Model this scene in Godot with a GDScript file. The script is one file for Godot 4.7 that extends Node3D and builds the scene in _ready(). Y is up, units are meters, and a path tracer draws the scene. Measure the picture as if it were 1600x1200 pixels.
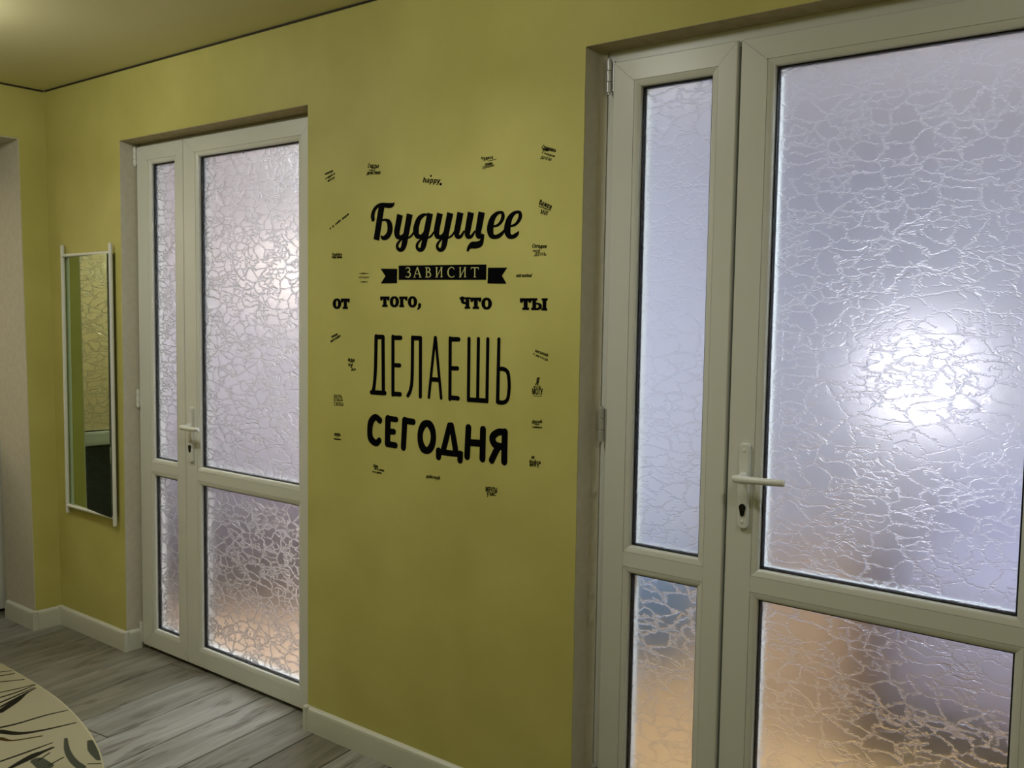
extends Node3D

# ---------------------------------------------------------------- mesh builder
class M:
	var v := PackedVector3Array()
	func tri(a: Vector3, b: Vector3, c: Vector3) -> void:
		v.append(a); v.append(b); v.append(c)
	func quad(a: Vector3, b: Vector3, c: Vector3, d: Vector3) -> void:
		tri(a, b, c); tri(a, c, d)
	func box(p: Vector3, q: Vector3) -> void:
		var a := Vector3(min(p.x, q.x), min(p.y, q.y), min(p.z, q.z))
		var b := Vector3(max(p.x, q.x), max(p.y, q.y), max(p.z, q.z))
		quad(Vector3(a.x, a.y, b.z), Vector3(b.x, a.y, b.z), b, Vector3(a.x, b.y, b.z))
		quad(Vector3(b.x, a.y, a.z), a, Vector3(a.x, b.y, a.z), Vector3(b.x, b.y, a.z))
		quad(Vector3(b.x, a.y, b.z), Vector3(b.x, a.y, a.z), Vector3(b.x, b.y, a.z), b)
		quad(a, Vector3(a.x, a.y, b.z), Vector3(a.x, b.y, b.z), Vector3(a.x, b.y, a.z))
		quad(Vector3(a.x, b.y, b.z), b, Vector3(b.x, b.y, a.z), Vector3(a.x, b.y, a.z))
		quad(a, Vector3(b.x, a.y, a.z), Vector3(b.x, a.y, b.z), Vector3(a.x, a.y, b.z))
	# a flat shape (counter-clockwise, x right, y up) made solid from z0 (back) to z1 (front), its front edge chamfered by c
	func prism(pg: PackedVector2Array, z0: float, z1: float, c := 0.0, t := Transform3D()) -> void:
		var p := pg
		if Geometry2D.is_polygon_clockwise(p):
			p = pg.duplicate(); p.reverse()
		var n := p.size()
		var f := p
		if c > 0.0:
			f = PackedVector2Array()
			for i in n:
				var d0 := (p[i] - p[(i + n - 1) % n]).normalized()
				var d1 := (p[(i + 1) % n] - p[i]).normalized()
				var m := (Vector2(-d0.y, d0.x) + Vector2(-d1.y, d1.x))
				f.append(p[i] + m.normalized() * c / maxf(0.4, m.length() * 0.5))
		var ix := Geometry2D.triangulate_polygon(f)
		for k in range(0, ix.size(), 3):
			var a := f[ix[k]]; var b := f[ix[k + 1]]; var d := f[ix[k + 2]]
			if (b - a).cross(d - a) < 0.0:
				var s := b; b = d; d = s
			tri(t * Vector3(a.x, a.y, z1), t * Vector3(b.x, b.y, z1), t * Vector3(d.x, d.y, z1))
		ix = Geometry2D.triangulate_polygon(p)
		for k in range(0, ix.size(), 3):
			var a := p[ix[k]]; var b := p[ix[k + 1]]; var d := p[ix[k + 2]]
			if (b - a).cross(d - a) > 0.0:
				var s := b; b = d; d = s
			tri(t * Vector3(a.x, a.y, z0), t * Vector3(b.x, b.y, z0), t * Vector3(d.x, d.y, z0))
		for i in n:
			var j := (i + 1) % n
			var zc := z1 - c
			quad(t * Vector3(p[i].x, p[i].y, z0), t * Vector3(p[j].x, p[j].y, z0), t * Vector3(p[j].x, p[j].y, zc), t * Vector3(p[i].x, p[i].y, zc))
			if c > 0.0:
				quad(t * Vector3(p[i].x, p[i].y, zc), t * Vector3(p[j].x, p[j].y, zc), t * Vector3(f[j].x, f[j].y, z1), t * Vector3(f[i].x, f[i].y, z1))
	# a profile (s inward, h outward) run from a to b; ma, mb = 1 for a mitred end, 0 for a square one
	func member(a: Vector3, b: Vector3, inward: Vector3, out: Vector3, prof: PackedVector2Array, ma: float, mb: float) -> void:
		var d := (b - a).normalized()
		var n := prof.size()
		var A := PackedVector3Array(); var B := PackedVector3Array()
		for q in prof:
			A.append(a + d * ma * q.x + inward * q.x + out * q.y)
			B.append(b - d * mb * q.x + inward * q.x + out * q.y)
		var start := v.size()
		for i in n:
			var j := (i + 1) % n
			quad(A[i], A[j], B[j], B[i])
		var ix := Geometry2D.triangulate_polygon(prof)
		for k in range(0, ix.size(), 3):
			tri(A[ix[k]], A[ix[k + 1]], A[ix[k + 2]])
			tri(B[ix[k]], B[ix[k + 2]], B[ix[k + 1]])
		# caps and sides may disagree: turn the caps to face away from the middle
		for k in range(start + n * 6, v.size(), 3):
			var nn := (v[k + 1] - v[k]).cross(v[k + 2] - v[k])
			var away := (v[k] - (a + b) * 0.5).dot(d)
			if nn.dot(d) * away < 0.0:
				var s := v[k + 1]; v[k + 1] = v[k + 2]; v[k + 2] = s
		outward(start, n * 6)
	func outward(start: int, count: int) -> void:   # turns a closed run of faces right side out by its volume
		var vol := 0.0
		var o := v[start]
		for k in range(start, start + count, 3):
			vol += (v[k] - o).dot((v[k + 1] - o).cross(v[k + 2] - o))
		if vol < 0.0:
			for k in range(start, start + count, 3):
				var s := v[k + 1]; v[k + 1] = v[k + 2]; v[k + 2] = s
	# (radius, height) points turned round the y axis of t
	func lathe(pr: PackedVector2Array, seg: int, t := Transform3D()) -> void:
		var start := v.size()
		for k in seg:
			var a0 := TAU * k / seg; var a1 := TAU * (k + 1) / seg
			for i in pr.size() - 1:
				var p := pr[i]; var q := pr[i + 1]
				var A := t * Vector3(p.x * cos(a0), p.y, p.x * sin(a0)); var B := t * Vector3(p.x * cos(a1), p.y, p.x * sin(a1))
				var C := t * Vector3(q.x * cos(a1), q.y, q.x * sin(a1)); var D := t * Vector3(q.x * cos(a0), q.y, q.x * sin(a0))
				if p.x > 1e-6: tri(A, B, C)
				if q.x > 1e-6: tri(A, C, D)
		outward(start, v.size() - start)
	# a round or flattened bar along points; size per point (half width, half height)
	func bar(pts: PackedVector3Array, sz: PackedVector2Array, up: Vector3, seg := 14) -> void:
		var start := v.size()
		var rings := []
		for i in pts.size():
			var d := (pts[mini(i + 1, pts.size() - 1)] - pts[maxi(i - 1, 0)]).normalized()
			var s := d.cross(up).normalized(); var u := s.cross(d)
			var r := PackedVector3Array()
			for k in seg:
				var a := TAU * k / seg
				r.append(pts[i] + s * cos(a) * sz[i].x + u * sin(a) * sz[i].y)
			rings.append(r)
		for i in pts.size() - 1:
			var p: PackedVector3Array = rings[i]; var q: PackedVector3Array = rings[i + 1]
			for k in seg:
				quad(p[k], p[(k + 1) % seg], q[(k + 1) % seg], q[k])
		var f: PackedVector3Array = rings[0]; var l: PackedVector3Array = rings[-1]
		for k in range(1, seg - 1):
			tri(f[0], f[k + 1], f[k]); tri(l[0], l[k], l[k + 1])
		outward(start, v.size() - start)
	# vinyl stroke lying on the wall: points (x, y, width), closed or with square or round ends
	func stroke(pin: PackedVector3Array, kind: String, z0: float, z1: float) -> void:
		var closed := kind == "o"
		var n := pin.size()
		var p := PackedVector3Array()
		var last := n if closed else n - 1
		for i in last:
			var a := pin[(i + n - 1) % n] if closed or i > 0 else pin[0] * 2.0 - pin[1]
			var b := pin[i]
			var c := pin[(i + 1) % n]
			var d := pin[(i + 2) % n] if closed or i + 2 < n else c * 2.0 - b
			var steps := 1 if n == 2 else 6
			for k in steps:
				var q := b.cubic_interpolate(c, a, d, float(k) / steps)
				q.z = maxf(q.z, 0.0004)
				p.append(q)
		if not closed: p.append(pin[n - 1])
		var m := p.size()
		var L := PackedVector2Array(); var R := PackedVector2Array()
		for i in m:
			var a := p[(i + m - 1) % m] if closed or i > 0 else p[i]
			var b := p[(i + 1) % m] if closed or i < m - 1 else p[i]
			var t := Vector2(b.x - a.x, b.y - a.y).normalized()
			var nn := Vector2(-t.y, t.x) * p[i].z * 0.5
			L.append(Vector2(p[i].x, p[i].y) + nn); R.append(Vector2(p[i].x, p[i].y) - nn)
		for i in (m if closed else m - 1):
			var j := (i + 1) % m
			quad(V(R[i], z1), V(R[j], z1), V(L[j], z1), V(L[i], z1))
			quad(V(L[i], z1), V(L[j], z1), V(L[j], z0), V(L[i], z0))
			quad(V(R[j], z1), V(R[i], z1), V(R[i], z0), V(R[j], z0))
		if closed: return
		for e in 2:
			var i := 0 if e == 0 else m - 1
			var c := Vector2(p[i].x, p[i].y)
			var from: Vector2 = (L[i] - c) if e == 0 else (R[i] - c)
			if kind == "b":
				quad(V(c + from, z1), V(c - from, z1), V(c - from, z0), V(c + from, z0))
				continue
			for k in 10:
				var q := from.rotated(PI * k / 10.0); var r := from.rotated(PI * (k + 1) / 10.0)
				tri(V(c, z1), V(c + q, z1), V(c + r, z1))
				quad(V(c + r, z1), V(c + q, z1), V(c + q, z0), V(c + r, z0))
	static func V(a: Vector2, z: float) -> Vector3: return Vector3(a.x, a.y, z)
	# crease: faces meeting at less than this angle (degrees) are shaded smooth. uv: 0 none, 1 from (x, y), 2 from (x, z)
	func mesh(crease := 0.0, uv := 0, uv_off := Vector2.ZERO) -> ArrayMesh:
		var n := v.size()
		var nor := PackedVector3Array(); nor.resize(n)
		var pos := PackedVector3Array(); pos.resize(n)
		var fn := PackedVector3Array()
		for k in range(0, n, 3):
			var w := (v[k + 1] - v[k]).cross(v[k + 2] - v[k])
			fn.append(w)
		var at := {}
		if crease > 0.0:
			for k in n:
				var key := Vector3i((v[k] * 20000.0).round())
				if not at.has(key): at[key] = PackedInt32Array()
				at[key].append(k / 3)
		var cl := cos(deg_to_rad(crease))
		for k in n:
			var w := fn[k / 3]
			if crease > 0.0:
				var u := w.normalized(); var s := Vector3.ZERO
				for f in at[Vector3i((v[k] * 20000.0).round())]:
					if fn[f].normalized().dot(u) > cl: s += fn[f]
				w = s
			var o: int = k - k % 3 + [0, 2, 1][k % 3]      # Godot's front faces run clockwise
			nor[o] = w.normalized(); pos[o] = v[k]
		var a := []; a.resize(Mesh.ARRAY_MAX)
		a[Mesh.ARRAY_VERTEX] = pos; a[Mesh.ARRAY_NORMAL] = nor
		if uv > 0:
			var t := PackedVector2Array()
			for q in pos: t.append((Vector2(q.x, -q.y) if uv == 1 else Vector2(q.x, q.z)) + uv_off)
			a[Mesh.ARRAY_TEX_UV] = t
		var am := ArrayMesh.new()
		am.add_surface_from_arrays(Mesh.PRIMITIVE_TRIANGLES, a)
		return am

# ---------------------------------------------------------------- naming
func put(called: String, mesh: Mesh, mat: Material, parent: Node = self) -> MeshInstance3D:
	var o := MeshInstance3D.new()
	o.name = numbered(called, parent)
	o.mesh = mesh
	o.material_override = mat
	parent.add_child(o, true)
	return o
func numbered(called: String, parent: Node) -> String:
	if not parent.has_node(NodePath(called)): return called
	var i := 1
	while parent.has_node(NodePath("%s_%03d" % [called, i])): i += 1
	return "%s_%03d" % [called, i]
func base(called: String, at := Vector3.ZERO, parent: Node = self) -> Node3D:
	var o := Node3D.new()
	o.name = numbered(called, parent)
	o.position = at
	parent.add_child(o, true)
	return o
func tag(o: Node, label: String, category: String, group := "", kind := "") -> Node:
	o.set_meta("label", label); o.set_meta("category", category)
	if group: o.set_meta("group", group)
	if kind: o.set_meta("kind", kind)
	return o
func bx(p: Vector3, q: Vector3) -> ArrayMesh:
	var m := M.new(); m.box(p, q); return m.mesh()
func rect(x0: float, y0: float, x1: float, y1: float) -> PackedVector2Array:
	return PackedVector2Array([Vector2(x0, y0), Vector2(x1, y0), Vector2(x1, y1), Vector2(x0, y1)])
func round_rect(w: float, h: float, r: float, c := Vector2.ZERO) -> PackedVector2Array:
	var p := PackedVector2Array()
	for k in 4:
		var o := Vector2((w * 0.5 - r) * (1 if k == 0 or k == 3 else -1), (h * 0.5 - r) * (1 if k < 2 else -1))
		for i in 7: p.append(c + o + Vector2(r, 0).rotated(k * PI / 2 + i * PI / 12))
	return p

# ---------------------------------------------------------------- materials
func mat(c: Color, rough := 0.6, spec := 0.5) -> StandardMaterial3D:
	var m := StandardMaterial3D.new()
	m.albedo_color = c; m.roughness = rough; m.metallic_specular = spec
	return m
func glow(c: Color, e: float) -> StandardMaterial3D:
	var m := mat(c)
	m.emission_enabled = true; m.emission = c; m.emission_energy_multiplier = e
	return m
func noise(freq: float, sd: int, oct := 3) -> FastNoiseLite:
	var n := FastNoiseLite.new()
	n.noise_type = FastNoiseLite.TYPE_SIMPLEX_SMOOTH; n.frequency = freq; n.seed = sd; n.fractal_octaves = oct
	return n
func noise_tex(n: FastNoiseLite, size: int, lo: Color, hi: Color, seamless := true) -> NoiseTexture2D:
	var t := NoiseTexture2D.new()
	t.width = size; t.height = size; t.noise = n; t.seamless = seamless
	var g := Gradient.new()
	g.colors = PackedColorArray([lo, hi]); g.offsets = PackedFloat32Array([0.0, 1.0])
	t.color_ramp = g
	return t
func tri_tex(m: StandardMaterial3D, per_metre: float) -> StandardMaterial3D:
	m.uv1_triplanar = true; m.uv1_world_triplanar = true; m.uv1_scale = Vector3.ONE * per_metre
	return m

var paint: StandardMaterial3D
var white: StandardMaterial3D
var plaster: StandardMaterial3D
var tan_plaster: StandardMaterial3D
var skirt: StandardMaterial3D
var rubber: StandardMaterial3D
var vinyl: StandardMaterial3D
var chrome: StandardMaterial3D
var glass: StandardMaterial3D
var glass_deep: StandardMaterial3D
var white_metal: StandardMaterial3D
var dark_hole: StandardMaterial3D
var letter_paint: StandardMaterial3D
const PAINT := Color(0.765, 0.738, 0.42)

func make_materials() -> void:
	paint = mat(Color.WHITE, 0.55, 0.35)
	var pn := noise(0.006, 3, 4)
	paint.albedo_texture = noise_tex(pn, 512, PAINT.darkened(0.05), PAINT.lightened(0.05))
	paint.heightmap_enabled = true; paint.heightmap_texture = noise_tex(noise(0.05, 8, 3), 512, Color.BLACK, Color.WHITE); paint.heightmap_scale = 0.02
	tri_tex(paint, 0.8)
	letter_paint = mat(Color(0.76, 0.745, 0.47), 0.6)
	white = mat(Color(0.84, 0.84, 0.81), 0.32)
	white_metal = mat(Color(0.86, 0.86, 0.83), 0.35)
	plaster = mat(Color.WHITE, 0.8, 0.2)
	plaster.albedo_texture = noise_tex(noise(0.02, 5, 4), 512, Color(0.77, 0.75, 0.68), Color(0.81, 0.79, 0.73))
	plaster.heightmap_enabled = true; plaster.heightmap_texture = noise_tex(noise(0.03, 15, 4), 512, Color.BLACK, Color.WHITE); plaster.heightmap_scale = 0.06
	tri_tex(plaster, 2.5)
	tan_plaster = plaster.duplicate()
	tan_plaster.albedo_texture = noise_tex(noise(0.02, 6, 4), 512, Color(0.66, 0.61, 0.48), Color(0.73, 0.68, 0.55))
	skirt = mat(Color(0.80, 0.80, 0.75), 0.4)
	rubber = mat(Color(0.012, 0.012, 0.014), 0.5)
	vinyl = mat(Color(0.015, 0.015, 0.025), 0.75, 0.15)
	chrome = mat(Color(0.74, 0.74, 0.74), 0.35); chrome.metallic = 0.45
	dark_hole = mat(Color(0.10, 0.09, 0.08), 0.4); dark_hole.metallic = 0.5
	# rolled glass: flat cells parted by thin raised ridges
	var gt := glass_relief()
	glass = mat(Color(0.95, 0.96, 0.98, 0.0), 0.30, 0.5)
	glass.refraction_enabled = true; glass.refraction_scale = 0.05
	glass.heightmap_enabled = true; glass.heightmap_texture = gt; glass.heightmap_scale = GLASS_RELIEF
	glass.uv1_scale = Vector3(0.60, 1.08, 1.0)
	glass_deep = glass.duplicate(); glass_deep.heightmap_scale = 0.18; glass_deep.uv1_scale = Vector3(0.66, 1.12, 1.0)
const GLASS_RELIEF := 0.065
func cells(freq: float, sd: int, warp: float, wf: float) -> Image:
	var cn := FastNoiseLite.new()
	cn.noise_type = FastNoiseLite.TYPE_CELLULAR; cn.seed = sd; cn.frequency = freq
	cn.cellular_distance_function = FastNoiseLite.DISTANCE_EUCLIDEAN; cn.cellular_return_type = FastNoiseLite.RETURN_DISTANCE2_SUB; cn.cellular_jitter = 1.25
	cn.fractal_type = FastNoiseLite.FRACTAL_NONE
	cn.domain_warp_enabled = true; cn.domain_warp_amplitude = warp; cn.domain_warp_frequency = wf; cn.domain_warp_fractal_octaves = 4; cn.domain_warp_fractal_gain = 0.55
	return cn.get_image(GW, GW, false, false, false)
const GW := 1536
func glass_relief() -> ImageTexture:
	# thin raised strings: a net of large flat plates, with a finer net in clusters, and loose strands across
	var A := cells(0.0165, 21, 52.0, 0.013).get_data()
	var B := cells(0.0300, 57, 34.0, 0.022).get_data()
	var mn := noise(0.0075, 91, 2)
	var C := mn.get_image(GW, GW, false, false, true).get_data()
	var out := PackedByteArray(); out.resize(GW * GW)
	var ramp_a := PackedByteArray(); ramp_a.resize(256)
	var ramp_b := PackedByteArray(); ramp_b.resize(256)
	for k in 256:
		ramp_a[k] = int(255.0 * (1.0 - smoothstep(1.0, RIDGE_A, float(k))))
		ramp_b[k] = int(225.0 * (1.0 - smoothstep(1.0, RIDGE_B, float(k))))
	for i in GW * GW:
		var h := ramp_a[A[i]]
		if C[i] > 128:
			var g := ramp_b[B[i]]
			if g > h: h = g
		out[i] = h
	return ImageTexture.create_from_image(Image.create_from_data(GW, GW, false, Image.FORMAT_L8, out))
const RIDGE_A := 7.0
const RIDGE_B := 13.0

# ---------------------------------------------------------------- doors
const LEAF_DEEP := 0.06
# one glazed leaf. x0..x1, y0..y1 its outer edges; g = [glass left, glass right, glass bottom, lower glass top, upper glass bottom, glass top], all seen from the hall; z its face
func leaf(parent: Node3D, x0: float, x1: float, y0: float, y1: float, g: Array, uvo: Vector2, glazing: Material) -> Node3D:
	var L := base("leaf", Vector3.ZERO, parent)
	var e := 0.0004
	var bw := 0.018                                       # width of the glazing bead
	var stile := func(w: float) -> PackedVector2Array:
		return PackedVector2Array([Vector2(0.002, 0), Vector2(w - bw, 0), Vector2(w - bw, -0.030), Vector2(w, -0.030), Vector2(w, -LEAF_DEEP), Vector2(0, -LEAF_DEEP), Vector2(0, -0.002)])
	var o := Vector3(0, 0, 1)
	var gl: float = g[0]; var gr: float = g[1]; var gb: float = g[2]; var m0: float = g[3]; var m1: float = g[4]; var gt: float = g[5]
	# the four outer members, mitred at true corners; unequal widths are met by cutting each along its own corner line
	var wl := gl - x0; var wr := x1 - gr; var wb := gb - y0; var wt := y1 - gt
	var mem := func(called: String, a: Vector3, b: Vector3, inw: Vector3, w: float, na: float, nb: float) -> void:
		var m := M.new(); m.member(a, b, inw, o, stile.call(w), na / w, nb / w)
		put(called, m.mesh(25), white, L)
	mem.call("stile", Vector3(x0, y0 + e, 0), Vector3(x0, y1 - e, 0), Vector3(1, 0, 0), wl, wb, wt)
	mem.call("stile", Vector3(x1, y0 + e, 0), Vector3(x1, y1 - e, 0), Vector3(-1, 0, 0), wr, wb, wt)
	mem.call("rail", Vector3(x0 + e, y0, 0), Vector3(x1 - e, y0, 0), Vector3(0, 1, 0), wb, wl, wr)
	mem.call("rail", Vector3(x0 + e, y1, 0), Vector3(x1 - e, y1, 0), Vector3(0, -1, 0), wt, wl, wr)
	var mm := M.new()                                     # the middle rail, square-ended between the stiles
	var hm := m1 - m0
	mm.member(Vector3(gl - bw + e, m0, 0), Vector3(gr + bw - e, m0, 0), Vector3(0, 1, 0), o,
		PackedVector2Array([Vector2(bw, 0), Vector2(hm - bw, 0), Vector2(hm - bw, -0.030), Vector2(hm, -0.030), Vector2(hm, -0.0595), Vector2(0, -0.0595), Vector2(0, -0.030), Vector2(bw, -0.030)]), 0, 0)
	put("rail", mm.mesh(), white, L)
	var bead := PackedVector2Array([Vector2(0, -0.0022), Vector2(0.0012, -0.0006), Vector2(bw - 0.006, -0.0022), Vector2(bw - 0.0015, -0.0055), Vector2(bw, -0.009), Vector2(bw, -0.020), Vector2(0, -0.020)])
	var gask := PackedVector2Array([Vector2(bw - 0.004, -0.0195), Vector2(bw + 0.0035, -0.0135), Vector2(bw + 0.0045, -0.0165), Vector2(bw + 0.0045, -0.0218), Vector2(bw - 0.004, -0.0218)])
	var gask2 := PackedVector2Array([Vector2(bw - 0.004, -0.0282), Vector2(bw + 0.004, -0.0282), Vector2(bw + 0.004, -0.033), Vector2(bw, -0.036), Vector2(bw - 0.004, -0.030)])
	for part in [[gb, m0, 0], [m1, gt, 1]]:
		var a := Vector3(gl - bw, part[0] - bw, 0); var c := Vector3(gr + bw, part[1] + bw, 0)
		var b := Vector3(c.x, a.y, 0); var d := Vector3(a.x, c.y, 0)
		var rubber_ring := M.new(); var inner := M.new()
		for s in [[a, b, Vector3(0, 1, 0)], [b, c, Vector3(-1, 0, 0)], [c, d, Vector3(0, -1, 0)], [d, a, Vector3(1, 0, 0)]]:
			var m := M.new(); m.member(s[0], s[1], s[2], o, bead, 1.01, 1.01)
			put("glazing_bead", m.mesh(30), white, L)
			rubber_ring.member(s[0], s[1], s[2], o, gask, 1, 1)
			inner.member(s[0], s[1], s[2], o, gask2, 1, 1)
		put("gasket", rubber_ring.mesh(), rubber, L)
		put("gasket", inner.mesh(), rubber, L)
		var p := M.new()
		p.box(Vector3(gl - 0.004, part[0] - 0.004, -0.028), Vector3(gr + 0.004, part[1] + 0.004, -0.022))
		put("pane", p.mesh(0, 1, uvo + Vector2(0.31, 0.17) * part[2]), glazing, L)
	return L

func handle(L: Node3D, x: float, y: float, plate_h: float, key_y: float, lever_y: float, tip: Vector2) -> void:
	var p := M.new()
	p.prism(round_rect(0.027, plate_h, 0.009), 0.0, 0.011, 0.003, Transform3D(Basis(), Vector3(x, y, 0)))
	put("handle_plate", p.mesh(50), white_metal, L)
	var s := M.new()
	for sy in [1, -1]:
		s.lathe(PackedVector2Array([Vector2(0, 0.0125), Vector2(0.0035, 0.0122), Vector2(0.005, 0.011), Vector2(0.005, 0.008)]), 14, Transform3D(Basis(Vector3.RIGHT, PI / 2), Vector3(x, y + sy * (plate_h * 0.5 - 0.017), 0)))
	put("screw_cap", s.mesh(40), white_metal, L)
	var l := M.new()
	l.lathe(PackedVector2Array([Vector2(0.0, 0.008), Vector2(0.0125, 0.008), Vector2(0.012, 0.018), Vector2(0.009, 0.024), Vector2(0.0085, 0.050), Vector2(0, 0.050)]), 20, Transform3D(Basis(Vector3.RIGHT, PI / 2), Vector3(x, lever_y, 0)))
	var pts := PackedVector3Array(); var sz := PackedVector2Array()
	for q in [[-0.011, 0.043, 0.003, 0.003], [-0.0095, 0.044, 0.0075, 0.0085], [0.0, 0.047, 0.0095, 0.0105], [0.02, 0.0505, 0.009, 0.0095], [0.06, 0.0515, 0.0085, 0.0085], [0.105, 0.0505, 0.008, 0.0085], [0.1155, 0.0495, 0.0075, 0.008], [0.118, 0.049, 0.004, 0.005]]:
		var k: float = q[0] / 0.118
		pts.append(Vector3(x + tip.x * k, lever_y + tip.y * maxf(k, 0.0), q[1])); sz.append(Vector2(q[2], q[3]))
	l.bar(pts, sz, Vector3.UP, 16)
	put("handle_lever", l.mesh(50), white_metal, L)
	var c := M.new()
	var prof := PackedVector2Array()
	for k in 17: prof.append(Vector2(0.0085, 0).rotated(-PI * 0.2 + k * PI * 1.4 / 16))
	for k in 7: prof.append(Vector2(0, -0.0165) + Vector2(0.005, 0).rotated(PI + k * PI / 6))
	c.prism(prof, 0.006, 0.0145, 0.001, Transform3D(Basis(), Vector3(x, key_y, 0)))
	put("lock_cylinder", c.mesh(40), dark_hole, L)

func hinge(L: Node3D, x: float, y0: float, y1: float, m: Material) -> void:
	var h := M.new()
	var n := 3
	for k in n:
		var a: float = lerp(y0, y1, float(k) / n) + 0.0008; var b: float = lerp(y0, y1, float(k + 1) / n) - 0.0008
		h.lathe(PackedVector2Array([Vector2(0, a), Vector2(0.0062, a), Vector2(0.007, a + 0.001), Vector2(0.007, b - 0.001), Vector2(0.0062, b), Vector2(0, b)]), 16, Transform3D(Basis(), Vector3(x, 0, 0.006)))
	h.lathe(PackedVector2Array([Vector2(0, y0 - 0.006), Vector2(0.004, y0 - 0.004), Vector2(0.004, y1 + 0.003), Vector2(0, y1 + 0.004)]), 12, Transform3D(Basis(), Vector3(x, 0, 0.006)))
	h.box(Vector3(x, y0 + 0.004, -0.004), Vector3(x + 0.012, y1 - 0.004, 0.0015))
	put("hinge", h.mesh(40), m, L)

# ---------------------------------------------------------------- vinyl lettering
func word(called: String, label: String, x: float, y: float, letters: Array) -> void:
	var w := base(called, Vector3(x, y, 0))
	for l in letters:
		var m := M.new()
		for k in l.size():
			var s: Array = l[k]
			var p := PackedVector3Array()
			for q in s.slice(1): p.append(q * 0.001)
			m.stroke(p, s[0], 0.0002, 0.0010 + 0.00003 * k)
		put("letter", m.mesh(), vinyl, w)
	tag(w, label, "wall decal", "words of the black wall quote")
func text(t: String, kind: String) -> Array:
	var f := SystemFont.new()
	f.font_names = PackedStringArray(["Droid Serif"] if kind == "s" else ["Droid Sans"])
	f.font_weight = 700 if kind == "b" or kind == "i" else 400
	var tm := TextMesh.new()
	tm.font = f; tm.text = t; tm.font_size = 64; tm.pixel_size = 0.01; tm.depth = 0.05; tm.curve_step = 2.0
	var o := MeshInstance3D.new()
	o.mesh = tm
	return [o, tm.get_aabb()]
func banner(x: float, y: float, plate: PackedVector2Array, left: PackedVector2Array, right: PackedVector2Array, letters: Array) -> void:
	var w := base("ribbon_banner", Vector3(x, y, 0))
	var s := Transform3D(Basis.from_scale(Vector3(0.001, 0.001, 1)), Vector3.ZERO)
	for a in [["banner_plate", plate], ["banner_tail", left], ["banner_tail", right]]:
		var m := M.new(); m.prism(a[1], 0.0002, 0.0010, 0.0, s)
		put(a[0], m.mesh(), vinyl, w)
	for l in letters:
		var m := M.new()
		for k in l.size():
			var p := PackedVector3Array()
			for q in l[k].slice(1): p.append(q * 0.001)
			m.stroke(p, l[k][0], 0.0011, 0.0013 + 0.00002 * k)
		put("letter", m.mesh(), letter_paint, w)
	tag(w, "black ribbon banner with swallow tails and the pale serif word ЗАВИСИТ", "wall decal")
func decal(label: String, x: float, y: float, lines: Array) -> void:
	var w := base("phrase_decal", Vector3(x, y, 0))
	for a in lines:
		var turn := Transform3D(Basis(Vector3.BACK, a[6]), Vector3(a[2] * 0.001, a[3] * 0.001, 0.0))
		if a[1] == "-":
			var m := M.new(); m.prism(rect(-a[4] * 0.0005, -a[5] * 0.0005, a[4] * 0.0005, a[5] * 0.0005), 0.0002, 0.0009)
			put("underline", m.mesh(), vinyl, w).transform = turn
			continue
		var t := text(a[0], a[1])
		var o: MeshInstance3D = t[0]; var b: AABB = t[1]
		o.material_override = vinyl; o.name = numbered("text_line", w)
		var sx: float = a[4] * 0.001 / b.size.x; var sy: float = a[5] * 0.001 / b.size.y * (1.0 if a[1] == "l" else 1.18)
		var slant := Basis(Vector3(sx, 0, 0), Vector3(sy * (0.22 if a[1] == "i" else 0.0), sy, 0), Vector3(0, 0, 0.014))
		var c := b.get_center()
		o.transform = turn * Transform3D(slant, -(slant * Vector3(c.x, c.y, 0)) + Vector3(0, 0, 0.00055))
		w.add_child(o, true)
	tag(w, label, "wall decal", "small phrase decals round the wall quote")

# ---------------------------------------------------------------- floor
func wood_image() -> ImageTexture:
	var w := 512; var h := 1024
	var im := Image.create(w, h, false, Image.FORMAT_RGB8)
	var fine := noise(1.0, 31, 2); var broad := noise(1.0, 32, 3); var patch := noise(1.0, 33, 3); var knot := noise(1.0, 34, 2)
	for y in h:
		for x in w:
			var fx := x / 512.0 * 1.0; var fy := y / 1024.0 * 2.0       # metres
			var bend := 0.03 * knot.get_noise_2d(fx * 2.5, fy * 1.6)
			var f := fine.get_noise_2d((fx + bend) * 70.0, fy * 4.0)
			var b := broad.get_noise_2d((fx + bend) * 14.0, fy * 1.6)
			var p := patch.get_noise_2d((fx + bend) * 15.0, fy * 4.2)
			var c := Color(0.60, 0.59, 0.555).lerp(Color(0.74, 0.73, 0.70), clampf(0.5 + 0.8 * b, 0, 1))
			c = c.lerp(Color(0.34, 0.315, 0.27), clampf((p - 0.20) * 2.2, 0, 0.7) * clampf(0.55 + f * 1.6, 0.1, 1.0))
			c = c.lerp(Color(0.47, 0.45, 0.41), clampf(-f - 0.12, 0, 0.5) * 0.55)
			c = c.lerp(Color(0.82, 0.81, 0.79), clampf(f - 0.2, 0, 0.5) * 0.35 + clampf(-p - 0.25, 0, 0.4) * 0.6)
			im.set_pixel(x, y, c)
	im.generate_mipmaps()
	return ImageTexture.create_from_image(im)

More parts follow.
